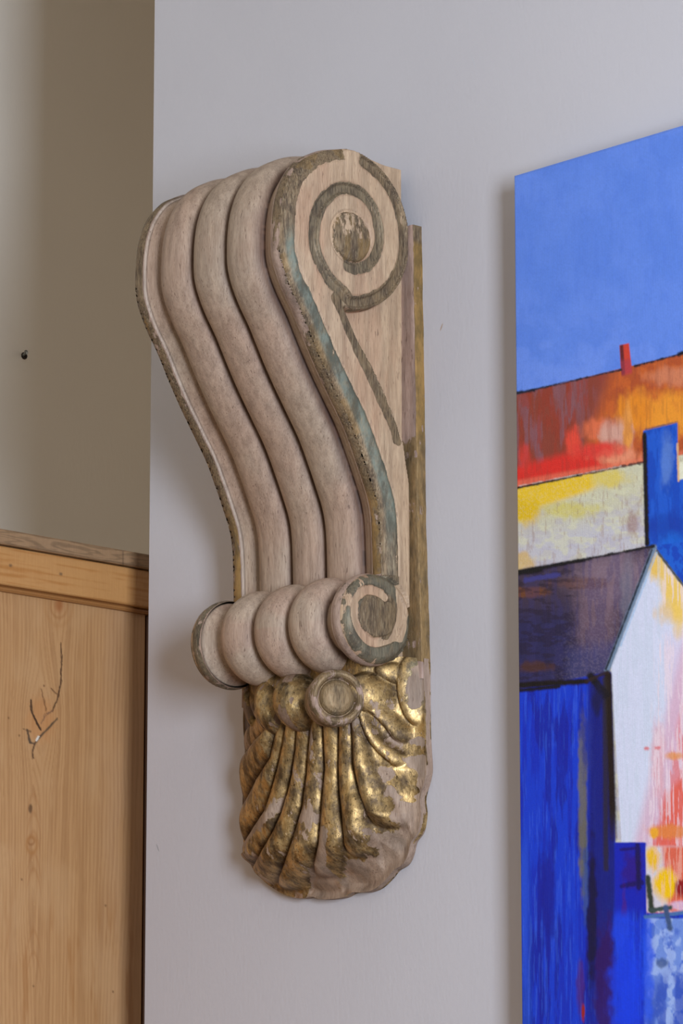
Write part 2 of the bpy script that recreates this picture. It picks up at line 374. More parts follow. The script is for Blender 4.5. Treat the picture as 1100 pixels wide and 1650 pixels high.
def panel(name, res, sign, label=None):
    y0, y1 = POLY[:, 0].min() - res, POLY[:, 0].max() + res; z0, z1 = POLY[:, 1].min() - res, POLY[:, 1].max() + res
    ny = int((y1 - y0) / res) + 1; nz = int((z1 - z0) / res) + 1
    Y, Z = np.meshgrid(y0 + np.arange(ny) * res, z0 + np.arange(nz) * res, indexing='ij')
    ins = inside(Y, Z, POLY); d, qx, qy, _ = dist_line(Y, Z, np.vstack([POLY, POLY[:1]]))
    kf = (ins[:-1, :-1] | ins[1:, :-1] | ins[1:, 1:] | ins[:-1, 1:]).ravel()
    Y = np.where(ins, Y, qx).ravel(); Z = np.where(ins, Z, qy).ravel(); d = np.where(ins, d, 0).ravel()
    F = grid_faces(ny, nz)[kf]
    used = np.unique(F); rm = np.full(len(Y), -1); rm[used] = np.arange(len(used)); F = rm[F]
    Y, Z, d = Y[used], Z[used], d[used]
    X, attrs = relief(Y, Z, d)
    P = np.stack([XR + X, Y, Z], 1)
    # ---- the edge of the panel, laid round the outline
    Pc = np.vstack([POLY, POLY[:1]]); L_ = np.r_[0, np.cumsum(np.linalg.norm(np.diff(Pc, axis=0), axis=1))]
    nn = int(L_[-1] / (res * 1.1)); u_ = np.linspace(0, L_[-1], nn)
    cy, cz = np.interp(u_, L_, Pc[:, 0]), np.interp(u_, L_, Pc[:, 1])
    Xe, _ = relief(cy, cz, 0 * cy)
    tg = np.gradient(np.stack([cy, cz], 1), axis=0); tg /= np.linalg.norm(tg, axis=1)[:, None] + 1e-12; nr = np.stack([-tg[:, 1], tg[:, 0]], 1)
    if np.sum(Pc[:-1, 0] * Pc[1:, 1] - Pc[1:, 0] * Pc[:-1, 1]) > 0: nr = -nr
    front = (cy < YB - .002); rings = 26; S_, CYr = np.meshgrid(np.linspace(0, 1, rings), cy, indexing='ij'); CZr = np.tile(cz, (rings, 1))
    Xr = (XR + Xe) * (1 - S_) + (XR - .0225) * S_
    bulge = .0015 * np.sin(np.minimum(1, S_ * 1.05) * math.pi) * front
    Yr = CYr + nr[:, 0] * bulge; Zr = CZr + nr[:, 1] * bulge
    dp = S_ * .0225; al = np.tile(u_, (rings, 1))
    lowr = (np.hypot(CYr - Cl[0], CZr - Cl[1]) < Rl * 1.06).astype(float)
    mot = fbm(al * 34, dp * 34, 21) + .55 * (fbm(al * 130, dp * 170, 22) - .5)
    mpx = yz([(470, 425), (470, 545), (470, 300), (470, 760)])[:, 1]
    if sign > 0:
        gm = .42 + .15 * sst(mpx[0] - .01, mpx[0] + .02, CZr) + .8 * (mot - .5) + .42 * sst(mpx[1] + .04, mpx[1] - .02, CZr) * (1 - lowr) - .12 * lowr
    else:
        gm = .74 + .5 * (mot - .5) - .22 * lowr * sst(.42, .55, mot)
    gm = gm * sst(1.0, .84, S_); gm = np.where(CZr > Cu[1] + .072, .35, gm)
    spot = np.exp(-((dp - .006) / .004) ** 2 - ((CZr - (mpx[0] + mpx[1]) * .5 - .02) / .008) ** 2) * (sign < 0)
    oc = np.maximum(.8 * sst(mpx[3] + .03, mpx[3] - .03, CZr) * (1 - lowr), spot) * sst(.3, .5, mot + .1)
    grey = fbm(al * 50, dp * 60, 8)
    cl = lin((168, 146, 128)) * (1 - .22 * sst(.5, .7, grey))[..., None]
    if sign > 0: cl = cl * (1 - .25 * (np.exp(-((CZr - mpx[0] + .03) / .03) ** 2))[..., None])
    vr = .3 * lowr + (.35 * np.exp(-((CZr - mpx[0] + .03) / .03) ** 2) if sign > 0 else 0 * gm)
    Vs = [P, np.stack([Xr, Yr, Zr], -1).reshape(-1, 3)]; Fs = [F, grid_faces(rings, nn) + len(P)]
    cs = {'Col': [attrs['Col'], cl.reshape(-1, 3)], 'Gild': [attrs['Gild'], gm.ravel()], 'Verd': [attrs['Verd'], vr.ravel()], 'Ochre': [attrs['Ochre'], oc.ravel()]}
    P = np.vstack(Vs); F = np.vstack(Fs)
    if sign < 0: P[:, 0] *= -1
    return new_mesh(name, P, F, M_carved, corbel, {k_: np.concatenate(v_) for k_, v_ in cs.items()}, base=BASE)
p1 = panel('scroll_panel', .0009, 1)
p1['label'] = 'right scroll side with grey-green gilt spiral bands'
p2 = panel('scroll_panel', .0016, -1)
p2['label'] = 'left scroll side, only its worn gilt edge in view'

# ---- reeded front: a section swept down the S curve
def reed_h(x):                               # height of the section over the panel edges
    a = np.abs(x); cove0, cove1 = XR - .0215, XR - .0440
    wb = cove1 / 3.0
    c = np.round(x / (2 * wb)) * 2 * wb
    bead = -.0105 + .0165 * np.sqrt(np.clip(1 - ((x - c) / (wb * .965)) ** 2, 0, 1))
    s = (a - cove1) / (cove0 - cove1)
    cove = -.0105 + .0105 * np.clip(s, 0, 1) ** 1.8 + .002 * np.exp(-((s - .45) / .28) ** 2)
    return np.where(a < cove1, bead, cove), a < cove1, (a - cove1)
zl = O[O[:, 1] > Cl[1] + .012]
path = np.vstack([top[:-1], zl]); L = np.r_[0, np.cumsum(np.linalg.norm(np.diff(path, axis=0), axis=1))]
n = 640; u = np.linspace(0, L[-1], n); path = np.stack([np.interp(u, L, path[:, 0]), np.interp(u, L, path[:, 1])], 1)
ker = np.ones(15) / 15; pp = np.stack([np.convolve(np.r_[[path[0, k]] * 7, path[:, k], [path[-1, k]] * 7], ker, 'valid') for k in (0, 1)], 1)
tg = np.gradient(pp, axis=0); tg /= np.linalg.norm(tg, axis=1)[:, None]; nr = np.stack([tg[:, 1], -tg[:, 0]], 1)
if nr[n // 2, 0] > 0: nr = -nr
xs = np.linspace(-XR + .0210, XR - .0210, 300)
hh, isb, ac = reed_h(xs)
Xg = np.tile(xs, (n, 1)); Yg = pp[:, 0:1] + nr[:, 0:1] * hh; Zg = pp[:, 1:2] + nr[:, 1:2] * hh
V = np.stack([Xg.ravel(), Yg.ravel(), Zg.ravel()], 1)
sx, sz = Xg.ravel(), Zg.ravel()
wb = (XR - .044) / 3.0
cc = np.round(sx / (2 * wb)) * 2 * wb; gro = np.exp(-(((np.abs(sx - cc) - wb)) / .0034) ** 2) * (np.abs(sx) < 3 * wb + .003)
arcl = np.repeat(u, 300)
gr = fbm(sx * 330, arcl * 14, 31); fig = np.sin((arcl + 2.5 * (sx - cc) ** 2 * 60 + .02 * fbm(sx * 40, arcl * 9, 7)) * 1300) * sst(.5, .65, fbm(sx * 25, arcl * 11, 15))
pinkish = sst(.35, .7, fbm(sx * 22, arcl * 9, 12))[:, None]
pinkish = pinkish * .6
col = lin((167, 149, 127)) * (1 - pinkish) + lin((166, 140, 119)) * pinkish
col = col * (1 + .16 * (gr - .5))[:, None] * (1 + .022 * fig)[:, None]
gd = np.clip(gro * (.65 + .5 * fbm(sx * 90, arcl * 26, 44)), 0, 1)[:, None]
col = col * (1 - gd) + lin((84, 52, 32)) * gd
col = np.where((sx < -XR + .0238)[:, None], lin((184, 168, 150)), col)
col = col * (1 - .45 * np.exp(-((sx + XR - .0246) / .0006) ** 2))[:, None]
crack = np.exp(-((np.abs(sx) - (3 * wb)) / .0009) ** 2) * sst(.36, .42, fbm(sx * 10, arcl * 60, 3))
col = col * (1 - .85 * crack[:, None])
gild = .38 * gro * sst(L[-1] - .18, L[-1] - .02, arcl)
o = new_mesh('fluted_front', V, grid_faces(n, 300), M_carved, corbel, dict(Col=col, Gild=gild, Verd=0 * gild, Ochre=gro), base=BASE)
o['label'] = 'three rounded pale pink reeds running down the front'

# ---- beaded roll between the two lower scrolls
def revolve(name, xs_, rs_, cen, mat, colf, ax=(1, 0, 0), na=160, **kw):
    ax = np.array(ax, float); ax /= np.linalg.norm(ax); e1 = np.cross(ax, (0, 0, 1)); e1 /= np.linalg.norm(e1); e2 = np.cross(e1, ax)
    a = np.linspace(0, 2 * math.pi, na, endpoint=False)
    A, Xs = np.meshgrid(a, xs_, indexing='ij'); R = np.tile(rs_, (na, 1))
    P = np.asarray(cen) + ax * Xs[..., None] + e1 * (R * np.cos(A))[..., None] + e2 * (R * np.sin(A))[..., None]
    i = np.arange(na * len(xs_)).reshape(na, -1); j = np.roll(i, -1, 0)
    F = np.stack([i[:, :-1].ravel(), i[:, 1:].ravel(), j[:, 1:].ravel(), j[:, :-1].ravel()], 1)
    return new_mesh(name, P.reshape(-1, 3), F, mat, corbel, colf(A.ravel(), Xs.ravel(), R.ravel()), base=BASE, **kw)
xr_ = np.linspace(-XR + .018, XR - .018, 330)
a_ = np.abs(xr_); c_ = np.round(xr_ / (2 * wb)) * 2 * wb
rr = np.where(a_ < 3 * wb, Rl - .017 + .0215 * np.sqrt(np.clip(1 - ((xr_ - c_) / (wb * .99)) ** 2, 0, 1)), Rl - .013 + .011 * np.clip((a_ - 3 * wb) / .0225, 0, 1) ** 1.6)
def roll_col(A, X, R):
    c = np.round(X / (2 * wb)) * 2 * wb; g = np.exp(-((np.abs(X - c) - wb) / .0026) ** 2) * (np.abs(X) < 3 * wb + .003)
    pk = sst(.35, .7, fbm(X * 28, A * 1.3, 61))[:, None]
    pk = pk * .7; cl = lin((171, 153, 131)) * (1 - pk) + lin((168, 142, 121)) * pk
    cl = cl * (1 + .14 * (fbm(X * 300, A * 2.5, 62) - .5))[:, None]
    g = np.clip(g * (.5 + .5 * fbm(X * 60, A * 5, 3)), 0, 1)[:, None]
    cl = cl * (1 - .8 * g) + lin((84, 54, 38)) * .8 * g
    z = 0 * X
    return dict(Col=cl, Gild=z, Verd=z, Ochre=z)
o = revolve('beaded_roll', xr_, rr, (0, Cl[0], Cl[1]), M_carved, roll_col, na=220)
o['label'] = 'row of three pale pink rounded beads'

# ---- back board
edge_px = [(679, 365), (681.5, 500), (684, 650), (686.5, 850), (690, 960), (693, 1060), (693.5, 1095)]
eb = at(np.array([p[0] for p in edge_px]), np.array([p[1] for p in edge_px]), 1, 0)
zs = np.linspace(eb[0, 2], eb[-1, 2], 420); xe = np.interp(-zs, -eb[:, 2], eb[:, 0])
xe = xe + (fbm(zs * 60, zs * 0, 4) - .5) * .0012
def board_col(nz, k_):
    pass
secs = []                                    # section from left wall edge round the front to right wall edge
prof = [(-1, 0, 0), (-1, 0, -T)] + [(-1 + 2 * i / 40., 1, -T) for i in range(1, 40)] + [(1, -.0012, -T), (1, -.0003, -T + .0007)] + [(1, 0, -T + T * i / 14.) for i in range(1, 15)]
PX = np.array([[p[0], p[1], p[2]] for p in prof])
Vb = []; att = []
for z, x in zip(zs, xe):
    half = x
    X_ = np.where(PX[:, 0] < 0, np.maximum(-half, PX[:, 0] * half), PX[:, 0] * half) + np.where((PX[:, 0] == 1) & (PX[:, 1] < 0), PX[:, 1], 0)
    Vb.append(np.stack([X_, PX[:, 2], np.full(len(PX), z)], 1))
Vb = np.concatenate(Vb); zz = Vb[:, 2]; side = (Vb[:, 0] > .5 * XR) & (Vb[:, 1] > -T + .0004)
z65 = at(693, 1068, 1, 0)[2]; z38 = at(682, 392, 1, 0)[2]; z70 = at(686, 740, 1, 0)[2]; zg = at(686, 700, 1, 0)[2]
lowf = sst(zg + .01, zg - .02, zz)
gd = np.where(side, .95, .12 + .75 * lowf) * sst(z65 - .001, z65 + .001, zz) * (1 - .35 * sst(.6, .7, fbm(zz * 70, Vb[:, 1] * 300, 8)))
och = np.where(side, sst(z38 + .004, z38 - .004, zz) * (1 - .45 * lowf), .35 * lowf)
colb = np.tile(lin((170, 146, 130)), (len(Vb), 1)) * (1 - .3 * sst(.45, .7, fbm(Vb[:, 0] * 400, zz * 12, 9)))[:, None]
Fb = grid_faces(len(zs), len(prof))
o = new_mesh('back_board', Vb, Fb, M_carved, corbel, dict(Col=colb, Gild=gd, Verd=0 * gd, Ochre=och), base=BASE)
o['label'] = 'flat back board with ochre gilt edge'
# cap on top of the board
Vc, Fc = box(-xe[0] + .0005, xe[0] - .0012, -T + .0004, -.0002, zs[0] - .004, zs[0] - .0001)

# ---- gilt shell
out_px = [(401, 1062), (404, 1105), (402, 1165), (405, 1215), (402, 1270), (401, 1330), (404, 1366), (410, 1385), (419, 1402), (436, 1421), (449, 1431), (470, 1443), (495, 1448.5),
          (512, 1445.5), (530, 1450), (560, 1447), (578, 1439), (600, 1438), (618, 1431), (634, 1416), (645, 1403), (660, 1393), (668, 1377), (673, 1357), (684, 1341), (689, 1312), (687, 1287), (695, 1257), (697.5, 1235), (694.5, 1180), (693.5, 1062)]
ow = at(np.array([p[0] for p in out_px]), np.array([p[1] for p in out_px]), 1, 0)[:, [0, 2]]
OW = spline(ow, 260)
SPOLY = OW
Gv = [[(431, 1178), (415, 1198), (399, 1217)],
      [(447, 1188), (440, 1222), (425, 1250), (405, 1286), (395, 1302)],
      [(464, 1181), (461, 1203), (454, 1239), (450, 1255), (443, 1281), (434, 1308), (416, 1333), (399, 1360)],
      [(484, 1181), (482, 1210), (477, 1250), (471, 1279), (461, 1311), (445, 1344), (428, 1371), (411, 1401)],
      [(506, 1181), (504, 1210), (502, 1250), (495, 1301), (482, 1340), (470, 1374), (458, 1407), (447, 1429)],
      [(528, 1181), (530, 1239), (528, 1279), (525, 1315), (520, 1359), (511, 1395), (502, 1424)],
      [(552, 1181), (553, 1239), (557, 1308), (560, 1352), (559, 1395), (556, 1408)],
      [(572, 1174), (575, 1203), (579, 1239), (585, 1279), (595, 1308), (603, 1337), (608, 1369)],
      [(584, 1149), (595, 1195), (607, 1232), (620, 1256), (634, 1279), (647, 1303), (655, 1325)],
      ]
Yend = [1480, 1480, 1480, 1460, 1430, 1434, 1414, 1381, 1334, 1232, 1190, 1100]
def gx(i, py):
    a = np.array(Gv[i], float)
    x = np.interp(py, a[:, 1], a[:, 0])
    s1 = (a[-1, 0] - a[-2, 0]) / (a[-1, 1] - a[-2, 1]); s0 = (a[1, 0] - a[0, 0]) / (a[1, 1] - a[0, 1])
    x = np.where(py > a[-1, 1], a[-1, 0] + (py - a[-1, 1]) * s1, x)
    return np.where(py < a[0, 1], a[0, 0] + (py - a[0, 1]) * s0, x)
res = .0009
x0, x1 = SPOLY[:, 0].min() - res, SPOLY[:, 0].max() + res; z0, z1 = SPOLY[:, 1].min() - res, SPOLY[:, 1].max() + res
nx_, nz_ = int((x1 - x0) / res) + 1, int((z1 - z0) / res) + 1
X, Z = np.meshgrid(x0 + np.arange(nx_) * res, z0 + np.arange(nz_) * res, indexing='ij')
cl_poly = np.vstack([SPOLY, SPOLY[:1]])
ins = inside(X, Z, SPOLY); d, qx, qy, _ = dist_line(X, Z, cl_poly)
kf = (ins[:-1, :-1] | ins[1:, :-1] | ins[1:, 1:] | ins[:-1, 1:]).ravel()
X = np.where(ins, X, qx).ravel(); Z = np.where(ins, Z, qy).ravel()
F = grid_faces(nx_, nz_)[kf]
dd = dist_line(X, Z, OW)[0]
zt = at(560, 1165, 1, 0)[2]
soft = np.minimum(sst(0, .05, dd), np.clip((X - SPOLY[:, 0].min() - .003) / .090, 0, 1) ** .92)
p0 = .009 + .033 * soft + .014 * sst(zt - .08, zt + .03, Z) * soft
px, py = proj(np.stack([X, -p0, Z], 1))
G_ = np.stack([gx(i, py) for i in range(len(Gv))], 1)
G_ = np.maximum.accumulate(G_, axis=1)
idx = (px[:, None] > G_).sum(1)              # 0 = left of the first groove
nG = len(Gv)
left = np.where(idx == 0, G_[:, 0] - 34, G_[np.arange(len(px)), np.clip(idx - 1, 0, nG - 1)])
right = np.where(idx == nG, G_[:, -1] + 40, G_[np.arange(len(px)), np.clip(idx, 0, nG - 1)])
wdt = np.maximum(right - left, 1e-3); s = np.clip((px - left) / wdt, 0, 1)
ye = np.array(Yend)[idx]
endc = np.sqrt(np.clip((ye - py - 8 * (2 * s - 1) ** 2) / 16, 0, 1)); starts = sst(1120, 1150, py)
amp = np.clip(wdt / 24, .35, 1.2) * .0112
flt = np.array([.5, 1.1, 1.1, 1.1, 1.1, 1.1, 1.1, 1.1, 1.15, 0, 0, 0])[idx]
hump = np.clip(1 - np.abs(2 * s - 1) ** 2.0, 0, 1) ** .54
h = amp * flt * hump * endc * starts
narrow = sst(0, 9, wdt)
# leaf and gilt folds beside the little scroll
def bumpf(cx, cy, rx, ry, ang, a):
    ca, sa = math.cos(ang), math.sin(ang); dx, dy = px - cx, py - cy
    q = ((dx * ca + dy * sa) / rx) ** 2 + ((-dx * sa + dy * ca) / ry) ** 2
    return a * np.sqrt(np.clip(1 - q, 0, 1))
lf = np.maximum.reduce([bumpf(600, 1118, 42, 30, .55, .021), bumpf(665, 1112, 22, 56, -.10, .011), bumpf(640, 1085, 36, 16, .2, .008),
                        bumpf(424, 1148, 9, 38, -.42, .012), bumpf(430, 1110, 30, 26, 0, .008)])
def tube(pts, w0, w1, a):
    d_, _, _, q_ = dist_line(px, py, spline(np.array(pts, float), 24)); w_ = w0 + (w1 - w0) * q_
    return a * np.sqrt(np.clip(1 - (d_ / w_) ** 2, 0, 1))
tb = np.maximum(tube([(590, 1148), (603, 1182), (620, 1204), (642, 1222)], 8, 13, .010), tube([(597, 1138), (618, 1150), (636, 1166), (650, 1182)], 8, 15, .012))
tbd = np.exp(-((dist_line(px, py, np.array([(590., 1142), (606, 1170), (622, 1193), (652, 1215)]))[0]) / 3.2) ** 2)
h = np.maximum(np.maximum(h * narrow, lf), tb)
yw_ = ye + 26 * (fbm(px / 11, py / 11, 91) - .5)
under = sst(-4, 10, py - ye) * (idx >= 4) * (idx <= 9)
h = h + under * .0035 * np.abs(np.sin(px / 43.0 * math.pi * .5 + .6)) - .007 * sst(0, 30, py - ye) * (idx >= 4) * (idx <= 8)
h = h * sst(0, np.where((px < 450) & (py < 1375), .024, .010), dd)
hg = h.reshape(nx_, nz_)
for _ in range(2):
    e_ = np.pad(hg, 1, mode='edge'); hg = (e_[1:-1, 1:-1] * 2 + e_[:-2, 1:-1] + e_[2:, 1:-1] + e_[1:-1, :-2] + e_[1:-1, 2:]) / 6
h = hg.ravel() + (fbm(X * 240, Z * 130, 71) - .5) * .0004
yv = -np.maximum(p0 + h, .004)
V = np.stack([X, yv, Z], 1)
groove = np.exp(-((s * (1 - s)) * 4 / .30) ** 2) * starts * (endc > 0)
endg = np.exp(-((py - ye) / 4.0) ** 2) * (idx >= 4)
colr = np.tile(lin((162, 141, 119)), (len(X), 1)) * (1 - .28 * sst(.45, .7, fbm(X * 90, Z * 30, 73)))[:, None]
brn = sst(.45, .65, fbm(X * 60, Z * 60, 74))[:, None] * under[:, None] * sst(600, 540, px)[:, None]
colr = colr * (1 - .75 * brn) + lin((136, 98, 62)) * .75 * brn
patch = fbm(X * 55, Z * 28, 75)
gil = .82 - .24 * sst(.52, .70, patch) - .22 * sst(.5, .7, fbm(X * 160, Z * 60, 79))
pinkR = np.maximum(sst(648, 668, px + (py - 1200) * .12 + 30 * (fbm(px / 14, py / 14, 92) - .5)), sst(-3, 12, py - yw_) * sst(535, 565, px + 30 * (fbm(px / 12, py / 12, 93) - .5))) * (py > 1190)
pinkR = pinkR * (tb < .001)
gil = gil * (1 - pinkR) + pinkR * (.14 + .6 * sst(.58, .62, fbm(X * 42, Z * 42, 78)))
pale = sst(1325, 1345, py) * (idx == 6) * sst(546, 538, px)
gil -= .75 * pale; gil -= .5 * (idx == 5) * np.exp(-((py - 1318) / 8) ** 2) + .45 * (idx == 3) * np.exp(-((py - 1305 - (455 - px)) / 14) ** 2)
gil -= .4 * under * (px < 560) * .5 + .6 * sst(688, 694, px) * (py < 1200)
gil -= .5 * sst(668, 674, px) * (py > 1060) * (py < 1200) * (patch > .45)
groove_dk = np.clip(.85 * groove * (idx < 9) + .7 * endg * (idx < 9) + .8 * tbd, 0, 1)[:, None]  # darker brown along rib grooves, rib ends and the fold line
colr = colr * (1 - .7 * groove_dk * np.array([.8, .95, 1.05]))
V2 = .0 * px + .5 * sst(1165, 1110, py) * sst(660, 672, px)
def blur(a, n_):
    g_ = a.reshape(nx_, nz_, -1)
    for _ in range(n_):
        e_ = np.pad(g_, ((1, 1), (1, 1), (0, 0)), mode='edge'); g_ = (e_[1:-1, 1:-1] * 2 + e_[:-2, 1:-1] + e_[2:, 1:-1] + e_[1:-1, :-2] + e_[1:-1, 2:]) / 6
    return g_.reshape(a.shape)
groove_dk_ = blur(np.clip(groove_dk[:, 0] * 1.1 + .18 * (1 - hump) * starts * (idx < 9) * (endc > 0), 0, 1), 2)  # same darkening for the gilding, also down the rib flanks
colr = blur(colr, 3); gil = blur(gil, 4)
used = np.unique(F); rm = np.full(len(X), -1); rm[used] = np.arange(len(used)); F = rm[F]
X, Z, yv, px, V, colr, gil, V2 = [q_[used] for q_ in (X, Z, yv, px, V, colr, gil, V2)]
# edge of the shell back to the wall
dl_ = np.r_[0, np.cumsum(np.linalg.norm(np.diff(cl_poly, axis=0), axis=1))]; ue = np.linspace(0, dl_[-1], 1400)
ex_, ez_ = np.interp(ue, dl_, cl_poly[:, 0]), np.interp(ue, dl_, cl_poly[:, 1])
on_top = ez_ > ow[0, 1] - .0005
eh = np.where(on_top, .009 + .047 * sst(0, .05, np.minimum(ex_ - ex_.min(), ex_.max() - ex_)), .009)
QS, EX = np.meshgrid(np.linspace(1, .02, 10), ex_, indexing='ij'); EZ = np.tile(ez_, (10, 1)); EH = np.tile(eh, (10, 1))
Vs = [V, np.stack([EX, -EH * QS, EZ], -1).reshape(-1, 3)]; Fs = [F, grid_faces(10, 1400) + len(V)]
egn = fbm(EX * 60 + EZ * 40, QS * 2, 95).ravel(); ez0 = np.zeros(EX.size)
A_ = dict(Col=[colr, np.tile(lin((150, 130, 112)), (EX.size, 1))], Gild=[gil, .2 + .5 * sst(.55, .62, egn)], Verd=[V2, ez0], Ochre=[groove_dk_[used], ez0])
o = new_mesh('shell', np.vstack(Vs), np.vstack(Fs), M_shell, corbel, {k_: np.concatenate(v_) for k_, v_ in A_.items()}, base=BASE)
o['label'] = 'fan of ribbed shell in worn burnished gilding'

def gcol(base, g0, vd=0.):
    def f(A, X, R):
        z = 0 * X
        return dict(Col=np.tile(lin(base), (len(X), 1)), Gild=z + g0 + .25 * (fbm(X * 90, A * 3, 5) - .5), Verd=z + vd, Ochre=z)
    return f
# little scroll at the top of the shell: end button and two beads
bc = at(543, 1124, 1, -.083)
th = math.radians(26)
ax = (math.cos(th), -math.sin(th), 0)
R0 = .0275
prx = np.array([-.040, -.030, -.012, -.004, .0, .003, .0045, .0045, .003, .000, -.002, -.002, .000, .0025, .0042, .005, .0052])
prr = np.array([.022, .0255, .0275, .0285, .028, .0265, .0245, .0225, .0205, .0195, .0188, .0180, .0172, .0150, .0110, .0060, .0001])
q = np.linspace(0, 1, 90); qs = np.linspace(0, 1, len(prx))
def btn(A, X, R):
    z = 0 * X
    g = np.where(R < .0182, .9, .30 + .5 * fbm(A * 2.5, X * 200, 8))
    return dict(Col=np.tile(lin((158, 136, 118)), (len(X), 1)), Gild=g, Verd=z + .05, Ochre=z + .25)
o = revolve('scroll_button', np.interp(q, qs, prx), np.interp(q, qs, prr), bc, M_carved, btn, ax=ax, na=140)
o['label'] = 'small grey-gold round scroll end above the shell ribs'
def bead(px_, py_, y_, rx, ry, rz, tiltx=0.):
    c = at(px_, py_, 1, y_); n1, n2 = 60, 90
    th_, ph = np.meshgrid(np.linspace(0.001, math.pi - .001, n1), np.linspace(0, 2 * math.pi, n2), indexing='ij')
    lx = rx * np.cos(th_); ly = ry * np.sin(th_) * np.cos(ph); lz = rz * np.sin(th_) * np.sin(ph)
    P = np.stack([c[0] + lx + tiltx * lz, c[1] + ly, c[2] + lz], -1).reshape(-1, 3)
    P[:, 1] += (fbm(P[:, 0] * 150, P[:, 2] * 90, 6) - .5) * .002
    z = np.zeros(len(P))
    return new_mesh('scroll_bead', P, grid_faces(n1, n2), M_shell, corbel,
                    dict(Col=np.tile(lin((128, 106, 86)), (len(P), 1)), Gild=.84 - .5 * sst(.58, .66, fbm(P[:, 0] * 80, P[:, 2] * 60, 7)), Verd=z + .15, Ochre=z), base=BASE)
bead(484, 1132, -.060, .025, .030, .030, -.12)
bead(447, 1140, -.050, .019, .026, .030, -.2)
bead(415, 1143, -.030, .0085, .018, .027, -.30)

# ------------------------------------------------------------------ canvas painting
yf = -.036                                   # front of the canvas
tl = at(826, 283, 1, yf); bl = at(838.5, 1700, 1, yf)
xl_, zt_, zb_ = tl[0], tl[2], tl[2] - 1.02
paint = empty('painting', (xl_ + .35, 0, zb_), 'large unframed canvas of colourful houses under blue sky, hung right of the carving', 'painting')
step = .00085
xg = np.r_[xl_ + np.arange(0, .33, step), np.linspace(xl_ + .335, xl_ + .70, 30)]
zg_ = zt_ - np.arange(0, 1.02, step)
XX, ZZ = np.meshgrid(xg, zg_, indexing='ij'); XX = XX.ravel(); ZZ = ZZ.ravel()
px, py = proj(np.stack([XX, np.full(len(XX), yf), ZZ], 1))
C = np.zeros((len(px), 3))
def lay(mask, rgb):
    global C
    mask = np.clip(mask, 0, 1)[:, None]
    rgb = np.asarray(rgb, float)
    C[:] = C * (1 - mask) + (lin(rgb) if rgb.ndim == 1 else rgb) * mask
def half(x0, y0, x1, y1, soft=1.5):          # 1 below the line
    yl = y0 + (y1 - y0) * (px - x0) / (x1 - x0); return sst(-soft, soft, py - yl)
def hx(x0, y0, x1, y1, soft=1.5):            # 1 to the right of the line
    xl = x0 + (x1 - x0) * (py - y0) / (y1 - y0); return sst(-soft, soft, px - xl)
def blob(cx, cy, rx, ry, s=.6, seed=0, rag=.5):
    q = np.sqrt(((px - cx) / rx) ** 2 + ((py - cy) / ry) ** 2) + rag * (fbm(px / 9, py / 16, seed) - .5) * 2
    return sst(1 + s, 1 - s, q)
def line(x0, y0, x1, y1, w, ragged=.0, seed=0):
    dx, dy = x1 - x0, y1 - y0; L_ = math.hypot(dx, dy); t_ = np.clip(((px - x0) * dx + (py - y0) * dy) / L_ ** 2, 0, 1)
    dist = np.hypot(px - x0 - t_ * dx, py - y0 - t_ * dy)
    return sst(w * 1.25 + 1, w * .6 - 1, dist + ragged * (fbm(px / 5, py / 5, seed) - .5) * 2)
strk = lambda sx, sy, seed, a=.45, b=.6: sst(a, b, fbm(px / sx, py / sy, seed))
# sky
lay(np.ones(len(px)), (92, 130, 212)); lay(.5 * strk(60, 60, 1, .35, .7), (104, 140, 220)); lay(.45 * sst(430, 620, py) * strk(40, 30, 2), (116, 148, 224)); lay(.35 * strk(8, 20, 3, .5, .8), (84, 122, 208))
# red roof
lay(half(828, 636, 1100, 570), (136, 66, 52))
roof = half(828, 636, 1100, 570)
lay(roof * .7 * strk(9, 60, 4, .48, .6) * hx(960, 600, 920, 740, 40) * 0 + roof * .5 * strk(8, 50, 4, .45, .65) * (1 - hx(960, 600, 925, 760, 30)), (128, 100, 112))
lay(roof * .55 * strk(7, 40, 5, .5, .6) * (1 - hx(980, 600, 960, 760, 30)), (150, 58, 42))
lay(roof * hx(985, 600, 930, 760, 14) * .9, (196, 96, 44)); lay(roof * .6 * strk(14, 20, 6) * hx(985, 600, 940, 760, 20), (160, 72, 44))
lay(roof * blob(1062, 668, 60, 34, .5, 7), (228, 146, 48)); lay(roof * blob(1020, 660, 26, 26, .5, 8), (222, 134, 40)); lay(roof * .8 * blob(1082, 606, 40, 14, .5, 9), (204, 128, 92))
lay(roof * blob(960, 690, 24, 16, .5, 11), (214, 108, 70)); lay(roof * .9 * blob(990, 698, 26, 24, .5, 10), (206, 160, 140)); lay(roof * blob(1011, 690, 7, 40, .4, 12), (226, 150, 70))
lay(roof * (1 - half(829, 752, 960, 730, 12)) * 0 + roof * half(829, 752, 1000, 708, 9) * (1 - hx(985, 700, 985, 800, 22)), (212, 50, 42))
lay(roof * blob(922, 715, 12, 24, .5, 13), (220, 74, 56)); lay(roof * blob(845, 735, 10, 20, .5, 14) * .8, (206, 60, 50)); lay(roof * blob(995, 735, 34, 14, .5, 15), (224, 140, 104)); lay(roof * .8 * blob(965, 726, 34, 12, .5, 16), (218, 62, 54))
lay(roof * half(829, 775, 1033, 738, 4) * .6, (226, 120, 90)); lay(roof * .22 * strk(3, 30, 17, .5, .65), (130, 62, 50))
